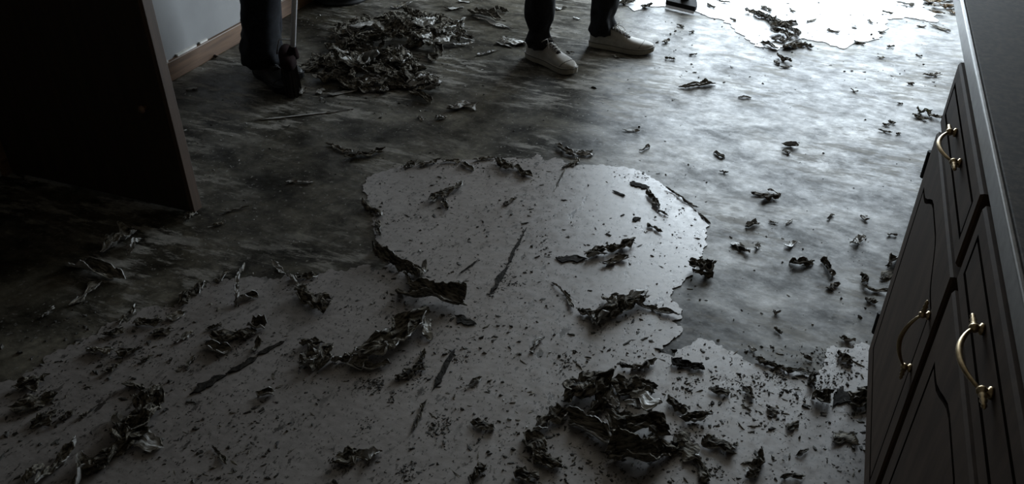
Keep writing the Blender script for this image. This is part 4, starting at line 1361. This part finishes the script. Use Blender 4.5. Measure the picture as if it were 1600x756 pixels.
def person(label, ankles, shoes, hem_r, shoe_mats, trouser_m, shirt_m, pelvis, face_dir, hands, bag):
    base = Vector((pelvis[0], pelvis[1], 0))
    pr = empty('person', base)
    tag(pr, label, 'person')
    pv = Vector((0, 0, pelvis[2]))
    fd = Vector((face_dir[0], face_dir[1], 0)).normalized()
    rt = Vector((fd.y, -fd.x, 0))
    for (h, t, side) in shoes:
        hh = h - base
        tt = t - base
        make_shoe(pr, Vector((hh.x, hh.y, 0)), Vector((tt.x, tt.y, 0)), side, shoe_mats)
    bm = bmesh.new()
    for i, (ax, ay, kx, ky, sgn) in enumerate(ankles):
        a = Vector((ax, ay, 0)) - base
        hip = pv + rt * (.095 * sgn)
        kn = Vector((kx, ky, .50)) - base
        pts = [(a.x, a.y, .070, hem_r * bag[0]), (a.x, a.y, .105, hem_r * bag[1]), (a.x, a.y, .150, hem_r * bag[2]), (a.x + (kn.x - a.x) * .2, a.y + (kn.y - a.y) * .2, .20, hem_r * bag[3]),
               (a.x + (kn.x - a.x) * .5, a.y + (kn.y - a.y) * .5, .32, hem_r * bag[4]), (kn.x, kn.y, .50, .078), ((kn.x + hip.x) / 2, (kn.y + hip.y) / 2, .70, .092), (hip.x, hip.y, pelvis[2] - .02, .105), (hip.x * .8, hip.y * .8, pelvis[2] + .08, .10)]
        leg_rings(bm, pts, 3.3 + i * 7.7 + ax)
    # seat of the trousers
    add_tube(bm, [pv + Vector((0, 0, -.10)), pv + Vector((0, 0, -.04)), pv + Vector((0, 0, .05)), pv + Vector((0, 0, .15))], [.10, .155, .165, .155], 20, .72, up=fd)
    from_bm('trousers', bm, trouser_m, pr, True)
    lean = fd * .16
    J = {}
    J['pelvis'] = (pv + Vector((0, 0, .06)), (.14, .10))
    J['waist'] = (pv + lean * .4 + Vector((0, 0, .20)), (.135, .095))
    J['chest'] = (pv + lean + Vector((0, 0, .40)), (.165, .11))
    J['collar'] = (pv + lean * 1.25 + Vector((0, 0, .52)), (.10, .075))
    E_ = [('pelvis', 'waist'), ('waist', 'chest'), ('chest', 'collar')]
    for s_, nm in ((1, 'r'), (-1, 'l')):
        sh_ = pv + lean * 1.15 + rt * (.19 * s_) + Vector((0, 0, .47))
        hd = hands[0 if s_ == 1 else 1] - base
        el = (sh_ + hd) / 2 + rt * (.10 * s_) - fd * .05 + Vector((0, 0, -.06))
        J['sh' + nm] = (sh_, .058)
        J['el' + nm] = (el, .045)
        J['wr' + nm] = (el.lerp(hd, .8), .036)
        E_ += [('collar', 'sh' + nm), ('sh' + nm, 'el' + nm), ('el' + nm, 'wr' + nm)]
    skin_body('shirt', J, E_, shirt_m, pr)
    nk = J['collar'][0]
    H = {'neck': (nk + Vector((0, 0, .02)), .055), 'neck_top': (nk + fd * .03 + Vector((0, 0, .10)), .052), 'jaw': (nk + fd * .06 + Vector((0, 0, .15)), (.058, .066)),
         'brow': (nk + fd * .055 + Vector((0, 0, .235)), (.072, .086)), 'crown': (nk + fd * .04 + Vector((0, 0, .30)), (.058, .072)), 'nose': (nk + fd * .165 + Vector((0, 0, .175)), .012)}
    skin_body('head', H, [('neck', 'neck_top'), ('neck_top', 'jaw'), ('jaw', 'brow'), ('brow', 'crown'), ('jaw', 'nose')], M['skin'], pr)
    bm = bmesh.new()
    bmesh.ops.create_icosphere(bm, subdivisions=3, radius=.098, matrix=Matrix.Translation(nk + fd * .025 + Vector((0, 0, .262))))
    for v in bm.verts:
        v.co += v.normal * .006 * pnoise(v.co.x * 40, v.co.y * 40, v.co.z * 40)
    from_bm('hair', bm, M['hair'], pr, True)
    for s_ in (1, -1):
        bm = bmesh.new()
        bmesh.ops.create_icosphere(bm, subdivisions=2, radius=.012, matrix=Matrix.Translation(nk + fd * .128 + rt * (.030 * s_) + Vector((0, 0, .205))))
        from_bm('eye', bm, M['hair'], pr, True)
        bm = bmesh.new()
        bmesh.ops.create_icosphere(bm, subdivisions=2, radius=.026, matrix=Matrix.Translation(nk + fd * .045 + rt * (.076 * s_) + Vector((0, 0, .195))))
        from_bm('ear', bm, M['skin'], pr, True)
    tube('mouth', M['lining'], [nk + fd * .118 + rt * .024 + Vector((0, 0, .135)), nk + fd * .127 + Vector((0, 0, .133)), nk + fd * .118 - rt * .024 + Vector((0, 0, .135))], [.003, .006, .003], pr, 6)
    for s_, nm in ((1, 'r'), (-1, 'l')):
        hd = hands[0 if s_ == 1 else 1] - base
        wr = J['wr' + nm][0]
        ar = (hd - wr).normalized()
        K = {'wrist': (wr - ar * .02, .026), 'palm': (hd - ar * .03, (.034, .018)), 'knuckle': (hd + ar * .005, (.038, .015))}
        E2 = [('wrist', 'palm'), ('palm', 'knuckle')]
        sd = ar.cross(Vector((0, 0, 1))).normalized()
        dn = ar.cross(sd).normalized()
        for i_ in range(4):
            o_ = sd * (.027 - .018 * i_)
            K['a%d' % i_] = (hd + ar * .035 + o_, .009)
            K['b%d' % i_] = (hd + ar * (.045 - .004 * i_) + o_ + dn * .028, .0085)
            K['c%d' % i_] = (hd + ar * .022 + o_ + dn * .042, .0075)
            E2 += [('knuckle', 'a%d' % i_), ('a%d' % i_, 'b%d' % i_), ('b%d' % i_, 'c%d' % i_)]
        K['t0'] = (hd - ar * .02 + sd * .036 + dn * .012, .011)
        K['t1'] = (hd + ar * .012 + sd * .040 + dn * .032, .009)
        E2 += [('palm', 't0'), ('t0', 't1')]
        skin_body('hand', K, E2, M['skin'], pr)
    return pr


SN = (M['sneaker'], M['sole'], M['sole_line'], M['lace'], M['lining'])
BK = (M['black_leather'], M['black_plastic'], M['black_plastic'], M['dark_lace'], M['black_leather'])
a1h, a1t = at(826, 87), at(894, 116)
a2h, a2t = at(922, 70), at(1012, 83)
sc_mid = at(1062, 17)
sc_top = Vector((sc_mid.x - .05, sc_mid.y - .22, 1.42))
sc_low = Vector((sc_mid.x + .01, sc_mid.y + .045, .10))
grip1 = sc_low.lerp(sc_top, .97)
grip2 = sc_low.lerp(sc_top, .70)
an1 = a1h.lerp(a1t, .24)
an2 = a2h.lerp(a2t, .20)
person('standing person in black trousers and off-white lace-up sneakers', [(an1.x, an1.y, an1.x + .01, an1.y - .01, 1), (an2.x, an2.y, an2.x + .01, an2.y + .0, -1)],
       [(a1h, a1t, 1), (a2h, a2t, -1)], .060, SN, M['black_denim'], M['shirt_grey'], ((an1.x + an2.x) / 2, (an1.y + an2.y) / 2, .90), (a1t - a1h + a2t - a2h)[:2], (grip1, grip2), (.98, 1.0, .86, 1.02, 1.10))
b1h, b1t = at(404, 112), at(456, 150)
b2h, b2t = at(408, 98), at(446, 116)
bn1 = b1h.lerp(b1t, .25)
bn2 = b2h.lerp(b2t, .2)
br_f = at(457, 140)
br_top = Vector((br_f.x + .34, br_f.y - .10, 1.36))
pole0 = Vector((br_f.x + .036, br_f.y - .005, .185))
g1 = pole0.lerp(br_top, .92)
g2 = pole0.lerp(br_top, .66)
person('person in dark jeans and black shoes standing with a broom by the baseboard', [(bn1.x, bn1.y, bn1.x + .05, bn1.y + .02, 1), (bn2.x, bn2.y, bn2.x + .06, bn2.y + .02, -1)],
       [(b1h, b1t, 1), (b2h, b2t, -1)], .079, BK, M['blue_denim'], M['shirt_navy'], ((bn1.x + bn2.x) / 2, (bn1.y + bn2.y) / 2, .90), (b1t - b1h)[:2], (g1, g2), (1.05, 1.12, 1.12, 1.05, 1.0))

# broom standing on its bristles
br = empty('broom', br_f)
tag(br, 'broom with steel handle and dark bristles beside the person in jeans', 'broom')
dirp = (br_top - pole0).normalized()
tube('handle', M['pole'], [pole0 - br_f, br_top - br_f], .011, br, 12)
h0 = pole0 - br_f
tube('ferrule', M['red_plastic'], [h0 - dirp * .03, h0 - dirp * .01, h0 + dirp * .015, h0 + dirp * .02], [.028, .024, .016, .013], br, 12)
vx = (br_f - Vector((0, 0, 0))).normalized()
bm = bmesh.new()
add_tube(bm, [(0, 0, .172), (0, 0, .160), (0, 0, .13)], [.030, .036, .036], 16)
for v in bm.verts:
    w_ = v.co.xy.dot(vx.xy)
    v.co.x += vx.x * w_ * 2.2
    v.co.y += vx.y * w_ * 2.2
from_bm('brush_cap', bm, M['red_plastic'], br, True)
bm = bmesh.new()
rb_ = random.Random(8)
for i in range(260):
    a_ = rb_.uniform(0, 6.283)
    r_ = math.sqrt(rb_.random()) * .030
    s_ = Vector((math.cos(a_), math.sin(a_), 0)) * r_
    w_ = s_.dot(vx)
    s_ = s_ + vx * (w_ * 2.2)
    e_ = s_ * rb_.uniform(.95, 1.35)
    add_tube(bm, [Vector((s_.x, s_.y, .145)), Vector((e_.x, e_.y, rb_.uniform(0, .008)))], .0030, 4)
from_bm('bristles', bm, M['bristle'], br)
tube('brace', M['steel'], [h0 + dirp * .05, h0 + dirp * .02 + Vector((-.05, -.02, .03)), Vector((-.035, -.02, .165))], .0035, br, 6)

# long-handled floor scraper
p1, p2 = at(1040, 13), at(1086, 24)
ax = (p2 - p1).normalized()
bk = Vector((-ax.y, ax.x, 0))
if bk.y < 0:
    bk = -bk
scr = empty('floor_scraper', sc_mid)
tag(scr, 'black long-handled floor scraper resting on the far white sheet', 'scraper')
bm = bmesh.new()
hw = (p2 - p1).length / 2
prof = []
for k in range(13):
    t = -1 + 2 * k / 12
    prof.append((t * hw, .082 * (1 - .78 * max(0, (t - .1) / .9) ** 2.2)))
verts_lo, verts_hi = [], []
outl = [(-hw, 0.0), (hw, 0.0)] + [(x, d_) for x, d_ in prof[::-1]]
for (x, d_) in outl:
    z_ = .016 + d_ * .30
    p = ax * x + bk * d_
    verts_lo.append(bm.verts.new((p.x, p.y, z_)))
    verts_hi.append(bm.verts.new((p.x, p.y, z_ + .024)))
bm.faces.new(verts_lo[::-1])
bm.faces.new(verts_hi)
n = len(outl)
for i in range(n):
    bm.faces.new((verts_lo[i], verts_lo[(i + 1) % n], verts_hi[(i + 1) % n], verts_hi[i]))
from_bm('scraper_head', bm, M['black_plastic'], scr)
bm = bmesh.new()
q = []
for x in (-hw * .97, hw * .97):
    for d_, z_ in ((-.007, T + .001), (.006, .020), (.006, .0225), (-.007, T + .003)):
        p = ax * x + bk * d_
        q.append(bm.verts.new((p.x, p.y, z_)))
for f_ in ((0, 1, 5, 4), (1, 2, 6, 5), (2, 3, 7, 6), (3, 0, 4, 7), (0, 3, 2, 1), (4, 5, 6, 7)):
    bm.faces.new([q[i] for i in f_])
from_bm('blade', bm, M['steel'], scr)
sl, stp = sc_low - sc_mid, sc_top - sc_mid
tube('handle', M['black_plastic'], [sl, stp], .013, scr, 12)
tube('socket', M['black_plastic'], [bk * .045 + Vector((0, 0, .055)), sl * .6 + bk * .02 + Vector((0, 0, .02)), sl, sl.lerp(stp, .08)], [.024, .022, .020, .016], scr, 12)

# round black bucket against the wall
bc = at(575, 0)
bk_o = empty('bucket', (bc.x - .150, bc.y - .02, 0))
tag(bk_o, 'round black plastic bucket by the wall beyond the big heap', 'bucket')
bm = bmesh.new()
rg = add_lathe(bm, [(.138, 0), (.148, .004), (.148, .014), (.140, .018), (.141, .026), (.170, .30), (.178, .302), (.178, .318), (.166, .318), (.135, .03)], 48)
bm.faces.new(rg[0][::-1])
bm.faces.new(rg[-1])
from_bm('tub', bm, M['black_plastic'], bk_o, True)
bm = bmesh.new()
add_tube(bm, [(.174 * math.cos(t), -.02 + .10 * math.sin(t) * 1.9, .30 - .06 * math.sin(t)) for t in [math.pi * i / 16 for i in range(17)]], .004, 6)
from_bm('bail_handle', bm, M['steel'], bk_o, True)
